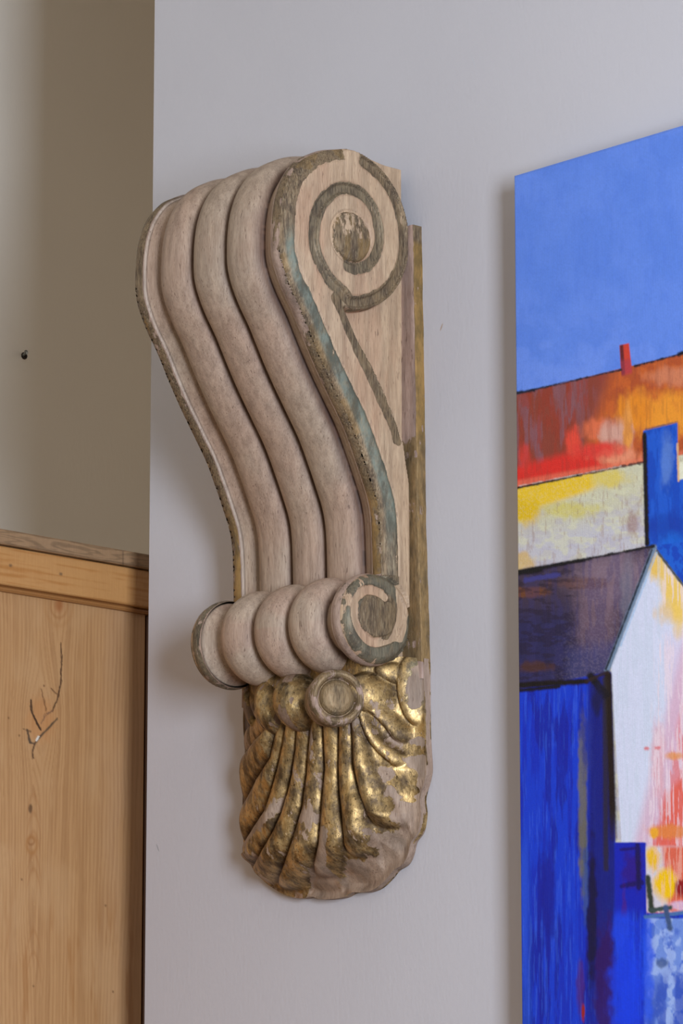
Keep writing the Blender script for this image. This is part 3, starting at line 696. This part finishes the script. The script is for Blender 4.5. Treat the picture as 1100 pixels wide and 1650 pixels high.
# chimney
ch = hx(998, 560, 1001, 604) * (1 - hx(1013, 552, 1018, 600)) * half(996, 557, 1016, 552) * (1 - half(998, 606, 1020, 600, 4))
lay(ch, (200, 66, 50)); lay(ch * (1 - hx(1004, 560, 1006, 590)) * .85, (64, 34, 40)); lay(ch * half(990, 582, 1020, 578, 5) * .6, (160, 60, 74))
ragd = .6 + .4 * strk(5, 3, 18, .3, .5)
lay(line(828, 635, 1000, 596, 1.6, 1.4, 19) * ragd, (36, 38, 48)); lay(line(1022, 590, 1110, 567, 1.8, 1.6, 20) * ragd, (40, 36, 44)); lay(line(828, 633, 860, 629, 2.6, 2, 21), (30, 34, 46)); lay(line(1093, 571, 1104, 566, 3.4, 2, 22), (24, 24, 36))
# yellow wall
yw = half(829, 787, 1035, 746)
lay(yw, (196, 192, 160)); lay(yw * .75 * half(829, 868, 1035, 818, 26), (186, 184, 196)); lay(yw * .6 * strk(14, 10, 23), (206, 204, 168)); lay(yw * .4 * strk(20, 12, 24, .48, .68) * half(829, 830, 1035, 790, 12), (172, 164, 178))
lay(yw * .95 * (1 - half(829, 832 , 975, 782, 7)) * (1 - hx(962, 700, 958, 900, 16)), (226, 186, 22)); lay(yw * blob(846, 822, 24, 20, .5, 25), (216, 178, 30)); lay(yw * .8 * blob(985, 770, 26, 14, .5, 26), (214, 190, 70)); lay(yw * .7 * blob(920, 822, 40, 12, .5, 27), (204, 190, 74))
lay(yw * .7 * blob(1018, 842, 10, 18, .5, 28), (150, 116, 100)); lay(yw * .35 * strk(3, 14, 29, .6, .7) * half(829, 832, 975, 782, 7), (150, 116, 96)); lay(yw * .8 * blob(842, 905, 16, 16, .4, 30), (206, 170, 96)); lay(yw * .12 * strk(2.2, 2.2, 31, .45, .7), (214, 212, 200))
lay(line(829, 787, 930, 766, 2.2, 1.2, 32), (30, 26, 30)); lay(line(930, 766, 1036, 745, 2.0, 2.4, 33) * .85, (44, 40, 44)); lay(line(836, 783, 1000, 751, .8, 1.5, 34) * .6, (210, 196, 180))
# blue tower
rt = hx(1036, 695, 1040, 880)
lay(rt * half(1036, 745, 1100, 745, 3) * hx(1090, 600, 1094, 880), (222, 220, 190))
bt = rt * half(1036, 694, 1092, 681) * np.maximum(1 - hx(1091, 690, 1092, 776), half(1080, 776, 1110, 770))
lay(bt, (22, 74, 176)); lay(bt * .6 * strk(6, 34, 35), (40, 96, 200)); lay(bt * .7 * blob(1074, 745, 10, 40, .5, 36), (96, 132, 196)); lay(bt * .6 * blob(1085, 850, 40, 22, .5, 37), (16, 56, 150)); lay(bt * .5 * blob(1082, 880, 20, 20, .5, 38), (30, 110, 210))
lay(line(1038, 700, 1042, 876, 4.0, 1.0, 39), (16, 16, 26)); lay(line(1040, 692, 1090, 680, 1.4, 1, 40) * .7, (60, 70, 90)); lay(line(1091, 715, 1093, 775, 1.6, 1, 41), (214, 168, 120))
# dark roof
dr = half(831, 923, 1052, 879)
gab = hx(1056, 880, 980, 1084)               # right of the slanting verge
lay(dr * (1 - gab), (66, 54, 68)); m_ = dr * (1 - gab)
lay(m_ * .8 * blob(990, 930, 60, 44, .6, 42, .3), (134, 112, 122)); lay(m_ * .65 * blob(960, 990, 34, 60, .6, 43, .4), (122, 98, 108)); lay(m_ * .8 * half(831, 985, 1000, 975, 30) * (1 - hx(925, 900, 925, 1100, 24)), (40, 42, 82))
lay(m_ * .85 * blob(850, 955, 40, 8, .4, 44), (112, 68, 36)); lay(m_ * .6 * blob(940, 940, 50, 9, .4, 45), (104, 70, 60)); lay(m_ * .35 * strk(5, 34, 46, .5, .62), (58, 54, 98)); lay(m_ * .5 * strk(18, 6, 47, .5, .6) * (1 - hx(930, 900, 930, 1100, 20)), (40, 32, 42))
lay(m_ * .7 * blob(860, 1075, 30, 9, .4, 48), (82, 52, 36)); lay(m_ * .5 * half(900, 1050, 1000, 1030, 14) * hx(915, 900, 915, 1100, 12) , (68, 72, 120)); lay(m_ * .5 * blob(1010, 975, 10, 70, .5, 49), (112, 114, 126)); lay(m_ * .16 * strk(2.2, 2.2, 50, .45, .7) * hx(940, 900, 900, 1100, 30), (150, 136, 150))
lay(m_ * line(846, 935, 900, 926, 4, 2, 51), (64, 62, 120))
# white gable
wg_ = gab * hx(986, 1085, 992, 1360) * (1 - (1 - half(1056, 884, 1100, 941)))
lay(gab * hx(980, 1000, 985, 1085) * half(1056, 884, 1100, 941), (208, 212, 226))
bluR = (1 - half(1056, 884, 1100, 941)) * gab * half(1040, 880, 1060, 878) * dr
lay(bluR, (22, 70, 176)); lay(bluR * .5 * strk(8, 12, 52), (40, 110, 210))
wh = gab * half(1056, 884, 1100, 941) * hx(984, 1000, 986, 1085) * (py < 1700)
lay(wh * .9 * blob(1058, 908, 16, 26, .5, 53), (230, 186, 62)); lay(wh * .85 * blob(1086, 950, 18, 34, .5, 54), (234, 196, 84)); lay(wh * .75 * blob(1080, 985, 22, 18, .5, 55), (226, 188, 110)); lay(wh * .7 * blob(1094, 1000, 10, 26, .5, 56), (236, 196, 90))
lay(wh * .7 * hx(1068, 1000, 1080, 1300, 6) * sst(1000, 1060, py), (214, 196, 214)); lay(wh * .4 * strk(5, 70, 57, .45, .6) * (1 - .8 * hx(1068, 900, 1068, 1100, 8)), (196, 206, 216))
lay(wh * .8 * half(1060, 905, 1100, 950, 8) * (1 - half(1060, 945, 1100, 1010, 14)) * hx(1062, 880, 1064, 1000, 6), (234, 196, 92)); lay(wh * hx(1090, 1080, 1046, 1260, 10) * .75, (212, 168, 184))
lay(wh * hx(1096, 1150, 1062, 1300, 8) * .85 * strk(4, 30, 58, .35, .5), (218, 128, 128)); lay(wh * hx(1100, 1180, 1066, 1310, 7) * .9 * half(1040, 1310, 1100, 1250, 12), (222, 96, 76)); lay(wh * .7 * blob(1060, 1225, 10, 60, .5, 59), (220, 166, 170)); lay(wh * .6 * strk(2.6, 50, 60, .55, .62) * hx(1050, 1150, 1040, 1300, 8), (232, 214, 216))
lay(wh * .8 * np.maximum(line(1040, 1206, 1043, 1206, 3, 1, 61), line(1056, 1205, 1061, 1205, 3, 2, 61)), (214, 100, 100)); lay(wh * .8 * blob(1086, 1218, 12, 7, .4, 62), (224, 146, 70)); lay(wh * .8 * blob(1075, 1340, 34, 11, .4, 63), (222, 132, 62)); lay(wh * blob(1054, 1342, 7, 9, .4, 64), (232, 164, 50))
# verge
lay(line(1054, 882, 978, 1080, 4.5, .8, 65), (112, 132, 152)); lay(line(1050, 886, 976, 1078, 1.6, .8, 66), (40, 46, 56)); lay(line(1058, 888, 1104, 948, 2.2, 1, 67), (72, 78, 84)); lay(line(1058, 890, 1000, 1040, 1.2, .6, 68) * .7, (150, 186, 216))
lay(line(831, 922, 940, 902, 3.4, 1.2, 69), (22, 20, 28)); lay(line(940, 902, 1053, 880, 2.4, 2.0, 70), (34, 32, 36)); lay(line(831, 924, 870, 918, 4.5, 1.2, 71), (22, 20, 28))
# blue house wall
bw_ = half(834, 1112, 978, 1084, 3) * (1 - hx(984, 1085, 991, 1360, 2)); bw_ = np.maximum(bw_, sst(1356, 1359, py) * (1 - hx(1040, 1358, 1046, 1650, 3)))
bw_ = np.maximum(bw_, sst(1468, 1474, py))
lay(bw_, (20, 50, 176)); lay(bw_ * .5 * strk(6, 120, 72, .45, .6), (32, 70, 204)); lay(bw_ * .7 * strk(9, 90, 73, .52, .62), (14, 34, 140)); lay(bw_ * .45 * (1 - hx(850, 1300, 856, 1650, 8)) * sst(1300, 1400, py), (48, 92, 206)); lay(bw_ * .28 * strk(2.2, 60, 74, .6, .7), (70, 110, 220))
lay(bw_ * .8 * blob(882, 1440, 10, 80, .5, 75), (16, 36, 140)); lay(bw_ * .9 * hx(948, 1100, 948, 1650, 6) * (1 - hx(990, 1300, 990, 1650, 4)) * (1 - .5 * sst(1550, 1650, py)), (28, 34, 112)); lay(bw_ * .8 * blob(938, 1290, 7, 130, .4, 76), (112, 106, 62)); lay(bw_ * .7 * blob(945, 1200, 9, 50, .5, 77), (40, 50, 130)); lay(bw_ * .5 * blob(943, 1420, 5, 60, .4, 78), (78, 92, 74))
lay(bw_ * .9 * blob(953, 1480, 8, 110, .4, 79), (14, 18, 50)); lay(bw_ * .8 * blob(975, 1600, 18, 110, .4, 80), (52, 24, 84)); lay(bw_ * .6 * blob(935, 1590, 6, 40, .5, 81), (84, 34, 80)); lay(bw_ * blob(939, 1632, 3, 12, .4, 82), (150, 40, 40)); lay(bw_ * .8 * blob(1010, 1600, 26, 120, .5, 83), (24, 66, 222))
lay(bw_ * .8 * blob(1000, 1490, 12, 50, .5, 84), (34, 70, 214)); 
lay(line(979, 1088, 988, 1350, 6.5, .8, 85) * sst(1400, 1300, py), (38, 30, 28)); lay(line(974, 1095, 976, 1400, 4.5, .8, 86) * .8, (46, 40, 38)); lay(line(952, 1090, 975, 1120, 7, 2, 87), (30, 28, 34)); lay(blob(962, 1128, 10, 22, .4, 88) * .8, (30, 30, 60))
lay(line(834, 1104, 944, 1098, 5.0, 1.2, 89), (30, 24, 26)); lay(line(834, 1113, 900, 1106, 3.5, 1.2, 90), (26, 22, 40)); lay(line(944, 1098, 978, 1083, 3.0, 1.5, 91) * .9, (48, 36, 34))
# small blue window, yellow and pale ground at lower right
sq = hx(990, 1300, 991, 1500) * (1 - hx(1040, 1300, 1040, 1500, 2)) * half(980, 1358, 1045, 1358, 2) * (1 - half(980, 1470, 1045, 1470, 12))
lay(sq, (26, 40, 168)); lay(sq * blob(1020, 1400, 18, 30, .4, 92) * .7, (52, 26, 110)); lay(sq * .85 * line(1027, 1362, 1029, 1430, 4.2, 2, 93), (30, 16, 62)); lay(sq * line(1000, 1369, 1026, 1367, 3, 1, 94) * .8, (34, 24, 90)); lay(sq * line(1002, 1428, 1034, 1422, 4, 2, 95) * .8, (30, 18, 80)); lay(sq * blob(1005, 1480, 4, 50, .4, 96) * .5, (84, 30, 100))
rg = hx(1040, 1350, 1042, 1480, 2) * sst(1360, 1368, py) * (1 - sst(1466, 1472, py))
lay(rg, (206, 200, 206)); lay(rg * .95 * hx(1064, 1340, 1072, 1420, 5), (216, 92, 60)); lay(rg * blob(1052, 1382, 11, 18, .4, 97), (232, 184, 50)); lay(rg * blob(1072, 1424, 18, 24, .35, 98, .3), (238, 190, 16)); lay(rg * blob(1098, 1432, 10, 14, .4, 99), (140, 32, 36)); lay(rg * .8 * blob(1095, 1460, 18, 8, .4, 100), (210, 186, 214)); lay(rg * .4 * strk(2.4, 40, 101, .52, .6), (236, 190, 170))
lay(line(1043, 1414, 1050, 1468, 5, 1.2, 102), (52, 60, 50)); lay(line(1048, 1467, 1080, 1462, 4, 2, 103), (60, 76, 72)); lay(line(1040, 1478, 1104, 1470, 3.5, 1.4, 104), (72, 110, 160))
gd_ = sst(1478, 1482, py) * hx(1044, 1478, 1040, 1650, 5)
lay(gd_, (110, 140, 208)); lay(gd_ * .7 * strk(10, 30, 105, .45, .6), (66, 98, 190)); lay(gd_ * .7 * strk(14, 20, 106, .5, .62), (164, 186, 226)); lay(gd_ * .75 * half(1040, 1590, 1100, 1560, 24) * strk(12, 50, 107, .3, .55), (48, 78, 176)); lay(line(1072, 1462, 1079, 1496, 4.5, 1, 108), (64, 84, 120)); lay(gd_ * .8 * blob(1066, 1552, 10, 8, .4, 109), (62, 84, 130))
lay(sst(1478, 1482, py) * blob(1044, 1560, 8, 90, .5, 110) * .8, (40, 84, 222))
C *= (1 + .10 * (vnoise(px / 1.6, py / 1.6, 120) - .5) + .05 * (fbm(px / 3, py / 30, 121) - .5))[:, None]
C = np.clip(C / .92 - .010, .002, .93)
t = NT('painted_canvas'); c = t.attr('Col').outputs['Color']
wv1 = t.n('ShaderNodeTexWave'); wv1.bands_direction = 'X'; wv1.inputs['Scale'].default_value = 260; t.t.links.new(t.coord(), wv1.inputs[0])
wv2 = t.n('ShaderNodeTexWave'); wv2.bands_direction = 'Z'; wv2.inputs['Scale'].default_value = 260; t.t.links.new(t.coord(), wv2.inputs[0])
wv = t.math('ADD', wv1.outputs['Fac'], wv2.outputs['Fac'])
t.bump(t.math('ADD', wv, t.math('MULTIPLY', t.noise(120, t.coord((1, 1, .2)), 4), 1.5)), .25, .0006)
M_paint = t.out(Base_Color=t.mix(t.rng(wv, .2, 1.6, 0, .10), c, t.mix(1.0, c, (.82, .82, .82), 'MULTIPLY')), Roughness=.55, Specular_IOR_Level=.3)
pb = np.array(paint.location)
n1, n2 = len(xg), len(zg_)
Vp = np.stack([XX, np.full(len(XX), yf), ZZ], 1)
ed = np.minimum(XX - xl_, zt_ - ZZ); Vp[:, 1] += .0022 * (1 - sst(0, .0026, ed)) ** 1
# painted canvas folded round the stretcher
Cg = C.reshape(n1, n2, 3); Vg = Vp.reshape(n1, n2, 3)
def fold(row, crow, off):
    r2 = row.copy(); r2[:, 1] = -.002; r2 += off; return r2, crow
parts = [Vg.reshape(-1, 3)]; cols = [Cg.reshape(-1, 3)]; Fs = [grid_faces(n1, n2)]; cnt = n1 * n2
I = np.arange(n1 * n2).reshape(n1, n2)
for row in (I[0], I[-1], I[:, 0], I[:, -1]):
    r2 = parts[0][row].copy(); r2[:, 1] = -.002
    j = cnt + np.arange(len(row)); parts.append(r2); cols.append(cols[0][row]); cnt += len(row)
    Fs.append(np.stack([row[:-1], row[1:], j[1:], j[:-1]], 1))
new_mesh('canvas', np.vstack(parts), np.vstack(Fs), M_paint, paint, dict(Col=np.vstack(cols)), base=pb)
t = NT('stretcher_pine'); M_str = t.out(Base_Color=t.mix(t.rng(t.noise(20, t.coord((6, 1, 1)), 4), .3, .7), L3(186, 150, 104), L3(210, 176, 130)), Roughness=.6)
xr2 = xg[-1]; zb2 = zg_[-1]
new_mesh('stretcher', *boxes([(xl_ + .003, xl_ + .045, -.030, -.0012, zb2 + .003, zt_ - .003), (xr2 - .045, xr2 - .003, -.030, -.0012, zb2 + .003, zt_ - .003),
         (xl_ + .045, xr2 - .045, -.030, -.0012, zt_ - .045, zt_ - .003), (xl_ + .045, xr2 - .045, -.030, -.0012, zb2 + .003, zb2 + .045)]), M_str, paint, smooth=False, base=pb)

# ------------------------------------------------------------------ pine cupboard beside the wall end
turn = math.radians(3.8)
fdir = np.array([-math.sin(turn), math.cos(turn), 0.0]); fn = np.array([math.cos(turn), math.sin(turn), 0.0])
FP = np.array([XC, 0.06, 0])                 # a point of the face close to the wall end
def onface(px_, py_, off=0.):                # pixel -> (distance along the face, height)
    r = ray(px_, py_); t_ = ((FP + fn * off - CAM) @ fn) / (r @ fn); P = CAM + r * t_[..., None]
    return (P - FP) @ fdir, P[..., 2]
cup = empty('pine_cupboard', (float(FP[0] - fn[0] * .2 - fdir[0] * .35), float(FP[1] - fn[1] * .2 - fdir[1] * .35), 0), 'tall waxed pine cupboard with a knotted board front beside the white wall end', 'cupboard')
cb = np.array(cup.location)
def F3(a, z, off): return FP + fdir * np.asarray(a)[..., None] + fn * np.asarray(off)[..., None] + UPZ * np.asarray(z)[..., None]
a_end, zpan = onface(np.array(235.0), np.array(983.0)); A0, A1 = -.75, .10
zP = float(onface(np.array(120.), np.array(962.))[1])
zF = float(onface(np.array(120.), np.array(900.), .012)[1]); zT = float(onface(np.array(120.), np.array(873.), .018)[1])
t = NT('waxed_pine'); c = t.attr('Col').outputs['Color']
fn_ = t.noise(700, t.coord((1, 1, .05)), 3)
t.bump(fn_, .15, .0006)
M_pine = t.out(Base_Color=t.mix(t.rng(fn_, .35, .7, 0, .22), c, t.mix(1.0, c, (.78, .68, .56), 'MULTIPLY')), Roughness=.42, Specular_IOR_Level=.4)
# front board: colours laid out over the board in its own grid
ag = np.r_[np.linspace(A0, -.36, 20), np.arange(-.355, float(a_end), .0012)]
zg2 = np.r_[zP - np.arange(0, .58, .0012), np.linspace(zP - .6, .12, 30)]
AA, Zz = np.meshgrid(ag, zg2, indexing='ij'); AA = AA.ravel(); Zz = Zz.ravel()
px, py = proj(F3(AA, Zz, 0 * AA))
wob = 7 * (fbm(px / 90, py / 260, 200) - .5) * 2
def knot(cx, cy, rx, ry, k_):
    dx, dy = (px - cx), (py - cy); return k_ * np.sign(dx + .01) * np.exp(-(dx / rx) ** 2 - (dy / ry) ** 2) * np.abs(dx) ** .3
gxp = px + wob + .02 * (py - 1200) * sst(0, 160, px) + knot(94, 975, 22, 60, -5) + knot(66, 1165, 30, 75, -9) + knot(52, 1340, 18, 120, -5) + knot(55, 1480, 18, 90, -4)
ring = .5 + .5 * np.sin(gxp * 1.05 + 3.5 * fbm(gxp / 20, py / 500, 201)); ring2 = fbm(gxp / 3.2, py / 300, 202)
C = np.tile(lin((176, 134, 88)), (len(px), 1))
def lay2(mask, rgb):
    m = np.clip(mask, 0, 1)[:, None]; C[:] = C * (1 - m) + lin(rgb) * m
lay2(.42 * sst(.55, .95, ring), (150, 106, 62)); lay2(.6 * sst(.5, .7, ring2), (154, 112, 70)); lay2(.35 * sst(.45, .7, fbm(px / 50, py / 120, 203)), (184, 146, 102))
lay2(.35 * sst(140, 190, px) * (fbm(px / 20, py / 90, 204)), (166, 134, 104))
lay2(.5 * sst(.55, .68, fbm(px / 14, py / 160, 205)) * sst(1400, 1550, py), (148, 98, 50))
k1 = np.hypot((px - 95) / 8, (py - 975) / 12)
lay2(.8 * sst(1.5, .3, k1), (150, 92, 48)); lay2(.5 * np.exp(-((k1 - 1.7) / .25) ** 2), (150, 100, 54)); lay2(.35 * np.exp(-((k1 - 2.8) / .35) ** 2), (160, 112, 64))
def ln2(pts, w, rgb, a=1., seed=0):
    P = np.array(pts, float); dd_, _, _, q_ = dist_line(px + 7 * (fbm(px / 9, py / 9, seed) - .5), py + 7 * (fbm(px / 9, py / 9, seed + 1) - .5), P)
    w_ = w * (.35 + .9 * fbm(px / 5, py / 7, seed + 2)) * np.minimum(1, 4 * np.minimum(q_, 1 - q_) + .4); lay2(a * sst(w_ + .8, w_ - .5, dd_), rgb)
    P = np.array(pts, float); dd_ = dist_line(px + 2.4 * (fbm(px / 6, py / 6, seed) - .5), py + 2.4 * (fbm(px / 6, py / 6, seed + 1) - .5), P)[0]; lay2(a * sst(w + .7, w - .5, dd_), rgb)
lay2(.5 * sst(1.25, .4, np.hypot((px - 66) / 26, (py - 1160) / 42) + .5 * (fbm(px / 6, py / 6, 206) - .5)), (176, 118, 66))
ln2([(98, 1036), (99, 1075), (97, 1105), (92, 1128), (84, 1146)], .8, (70, 44, 26), .9, 210)
ln2([(50, 1128), (52, 1150), (62, 1170), (66, 1176)], 1.2, (66, 44, 28), .95, 212)
ln2([(92, 1158), (80, 1172), (66, 1186), (56, 1198), (48, 1196), (44, 1176)], 1.3, (84, 66, 48), .95, 214)
ln2([(66, 1110), (72, 1130), (74, 1146)], .6, (110, 72, 42), .8, 216); ln2([(56, 1198), (52, 1212), (54, 1222)], 1.0, (86, 60, 38), .9, 218); ln2([(38, 1175), (50, 1178)], .7, (90, 62, 40), .8, 220)
ln2([(84, 1146), (74, 1152), (66, 1166)], .8, (120, 84, 60), .8, 222); ln2([(82, 1110), (92, 1118)], .7, (100, 66, 40), .7, 224); ln2([(62, 1187), (59, 1193)], 1.3, (216, 208, 190), .95, 226)
for (kx, ky, w_, h_, cr) in ((49, 1303, 4, 9, (80, 52, 32)), (50, 1355, 5, 6, (140, 90, 48)), (51, 1361, 8, 13, (160, 112, 64))):
    kk = np.hypot((px - kx) / w_, (py - ky) / h_); lay2(.8 * (np.exp(-((kk - 1) / .3) ** 2) if w_ > 4 else sst(1.1, .5, kk)) , cr)
for ky in (1280, 1310, 1340, 1375, 1400, 1500, 1535):
    kk = (py - ky) + ((px - 54) / 9.0) ** 2 * 22 * np.sign(-1); lay2(.35 * np.exp(-(kk / 5) ** 2) * sst(16, 8, np.abs(px - 54)), (150, 98, 52))
for (dx_, dy_) in ((14, 1157), (31, 1185), (170, 1459), (54, 1589), (182, 1598), (35, 1417), (71, 1105)):
    lay2(.8 * sst(2.2, .8, np.hypot(px - dx_, (py - dy_) * .8)), (110, 74, 44))
n1, n2 = len(ag), len(zg2)
Vp = F3(AA, Zz, 0 * AA); row = n1 * n2
I = np.arange(row).reshape(n1, n2); ex = [Vp]; cx_ = [C.copy()]; Fs = [grid_faces(n1, n2)]
for rw in (I[-1], I[:, 0]):
    r2 = Vp[rw] - fn * .02; j = row + np.arange(len(rw)); row += len(rw); ex.append(r2); cx_.append(C[rw]); Fs.append(np.stack([rw[:-1], rw[1:], j[1:], j[:-1]], 1))
o = new_mesh('front_board', np.vstack(ex), np.vstack(Fs), M_pine, cup, dict(Col=np.vstack(cx_)), base=cb)

def face_box(name, a0, a1, z0, z1, o0, o1, colfun, mat=M_pine, bev=.0, na=320, nz=26):
    """board along the face, its front edges eased, coloured on its own grid"""
    al = np.linspace(a0, a1, na)
    pr = [(z1, o0), (z1, o1 - bev), (z1 - bev, o1)] + [(z1 - bev + (z0 + bev - z1 + bev) * i / nz, o1) for i in range(1, nz)] + [(z0 + bev, o1), (z0, o1 - bev), (z0, o0), (z1, o0)]
    pr = np.array(pr); A_g = np.repeat(al, len(pr)); Zs = np.tile(pr[:, 0], na); Os = np.tile(pr[:, 1], na)
    P = F3(A_g, Zs, Os); Ff = grid_faces(na, len(pr)).tolist()
    e0 = list(range(len(pr) - 1)); e1 = [(na - 1) * len(pr) + i for i in e0][::-1]
    px_, py_ = proj(P)
    return new_mesh(name, P, [tuple(f) for f in Ff] + [tuple(e0), tuple(e1)], mat, cup, dict(Col=colfun(A_g, Zs, Os, px_, py_)), smooth=False, base=cb)
def c_fascia(A_g, Z_, O_, px_, py_):
    c = np.tile(lin((180, 132, 78)), (len(A_g), 1)); yy = (Z_ - zF) * 1600
    g = fbm(A_g * 12, yy / 3.0 + 1.5 * fbm(A_g * 5, yy / 20, 2), 300); c = c * (1 - .30 * sst(.5, .7, g)[:, None] * np.array([.5, .9, 1.4])) * (1 + .08 * (fbm(A_g * 300, yy * .4, 301) - .5))[:, None]
    for (hx_, hy_) in ((17, 911), (98, 925)):
        m = sst(4.0, 1.5, np.hypot(px_ - hx_, (py_ - hy_) * 1.1))[:, None]; c = c * (1 - .75 * m) + lin((96, 74, 52)) * .75 * m
    return c
def c_top(A_g, Z_, O_, px_, py_):
    yy = (Z_ - zT) * 1600; q = (A_g + .17) * 60 + yy * .09
    g = .5 + .5 * np.sin(4 * fbm(A_g * 9, yy / 16, 303) * 8 + yy * .45)
    c = lin((146, 116, 84)) * (1 - .28 * sst(.4, .9, g))[:, None] * (1 + .2 * (fbm(A_g * 200, yy / 4, 304) - .5))[:, None]
    m = sst(.008, .0, np.abs(A_g + .02))[:, None] * .0
    dark = sst(195, 200, px_)[:, None] * .25
    seam = np.exp(-((px_ - 198) / 1.0) ** 2)[:, None] * .5
    return c * (1 - dark * 0 - seam)
z_fb = float(onface(np.array(120.), np.array(960.), .014)[1])
face_box('fascia_board', A0, A1, z_fb, zF, -.02, .014, c_fascia, bev=.0012, na=700)['label'] = 'orange pine rail under the top edge'
face_box('fascia_bead', A0, A1, z_fb - .0055, z_fb, -.02, .007, lambda a, z, o, x, y: np.tile(lin((152, 104, 56)), (len(a), 1)), bev=.002, na=60, nz=3)
face_box('top_board', A0, A1, zF + .0008, zT, -.43, .020, c_top, bev=.0016, na=700)['label'] = 'rough brown top edge board'
dk = lambda a, z, o, x, y: np.tile(lin((96, 60, 36)), (len(a), 1))
face_box('stile', float(a_end) + .0022, A1, .12, z_fb - .006, -.022, -.001, dk, na=12, nz=40)['label'] = 'darker stile past the crack at the right'
face_box('carcass', A0, A1, .0, z_fb - .0058, -.42, -.022, dk, na=4, nz=6)

# ------------------------------------------------------------------ screw stub left in the taupe wall
sp_ = at(37, 573, 0, XT)
scr = empty('wall_screw', sp_, 'tiny steel screw stub in a chipped dark hole in the taupe wall above the cupboard', 'screw')
t = NT('dull_steel'); M_steel = t.out(Base_Color=t.mix(t.rng(t.noise(400, t.coord(), 3), .4, .6), L3(120, 128, 130), L3(170, 176, 176)), Metallic=.9, Roughness=.35)
t = NT('dark_plug'); M_plug = t.out(Base_Color=t.mix(t.rng(t.noise(300, t.coord(), 3), .4, .6), L3(28, 24, 20), L3(66, 52, 38)), Roughness=.8)
def rod(name, segs, n, mat, c=(0, 0, 0), tilt=(0, 0)):
    V = []; F = []
    for (x, r) in segs:
        for k_ in range(n):
            a = 2 * math.pi * k_ / n; V.append((c[0] + x, c[1] + r * math.cos(a) + tilt[0] * x, c[2] + r * math.sin(a) + tilt[1] * x))
    for s_ in range(len(segs) - 1):
        for k_ in range(n): F.append((s_ * n + k_, s_ * n + (k_ + 1) % n, (s_ + 1) * n + (k_ + 1) % n, (s_ + 1) * n + k_))
    F.append(tuple(range(n))[::-1]); F.append(tuple((len(segs) - 1) * n + k_ for k_ in range(n)))
    return new_mesh(name, V, F, mat, scr, smooth=False)
rod('plug', [(0, .0052), (.0012, .0048), (.0016, .0030), (.0006, .0026)], 9, M_plug, (0, .002, 0))
rod('shank', [(0, .0017), (.004, .0018), (.006, .0015), (.008, .0018), (.010, .0015), (.012, .0016)], 12, M_steel, (0, 0, 0), (-.35, .1))
rod('head', [(.012, .0026), (.0132, .0034), (.0142, .0030), (.0146, .0012)], 14, M_steel, (0, 0, 0), (-.35, .1))
print('CAM', CAM, 'XK', XK, 'zP', zP)
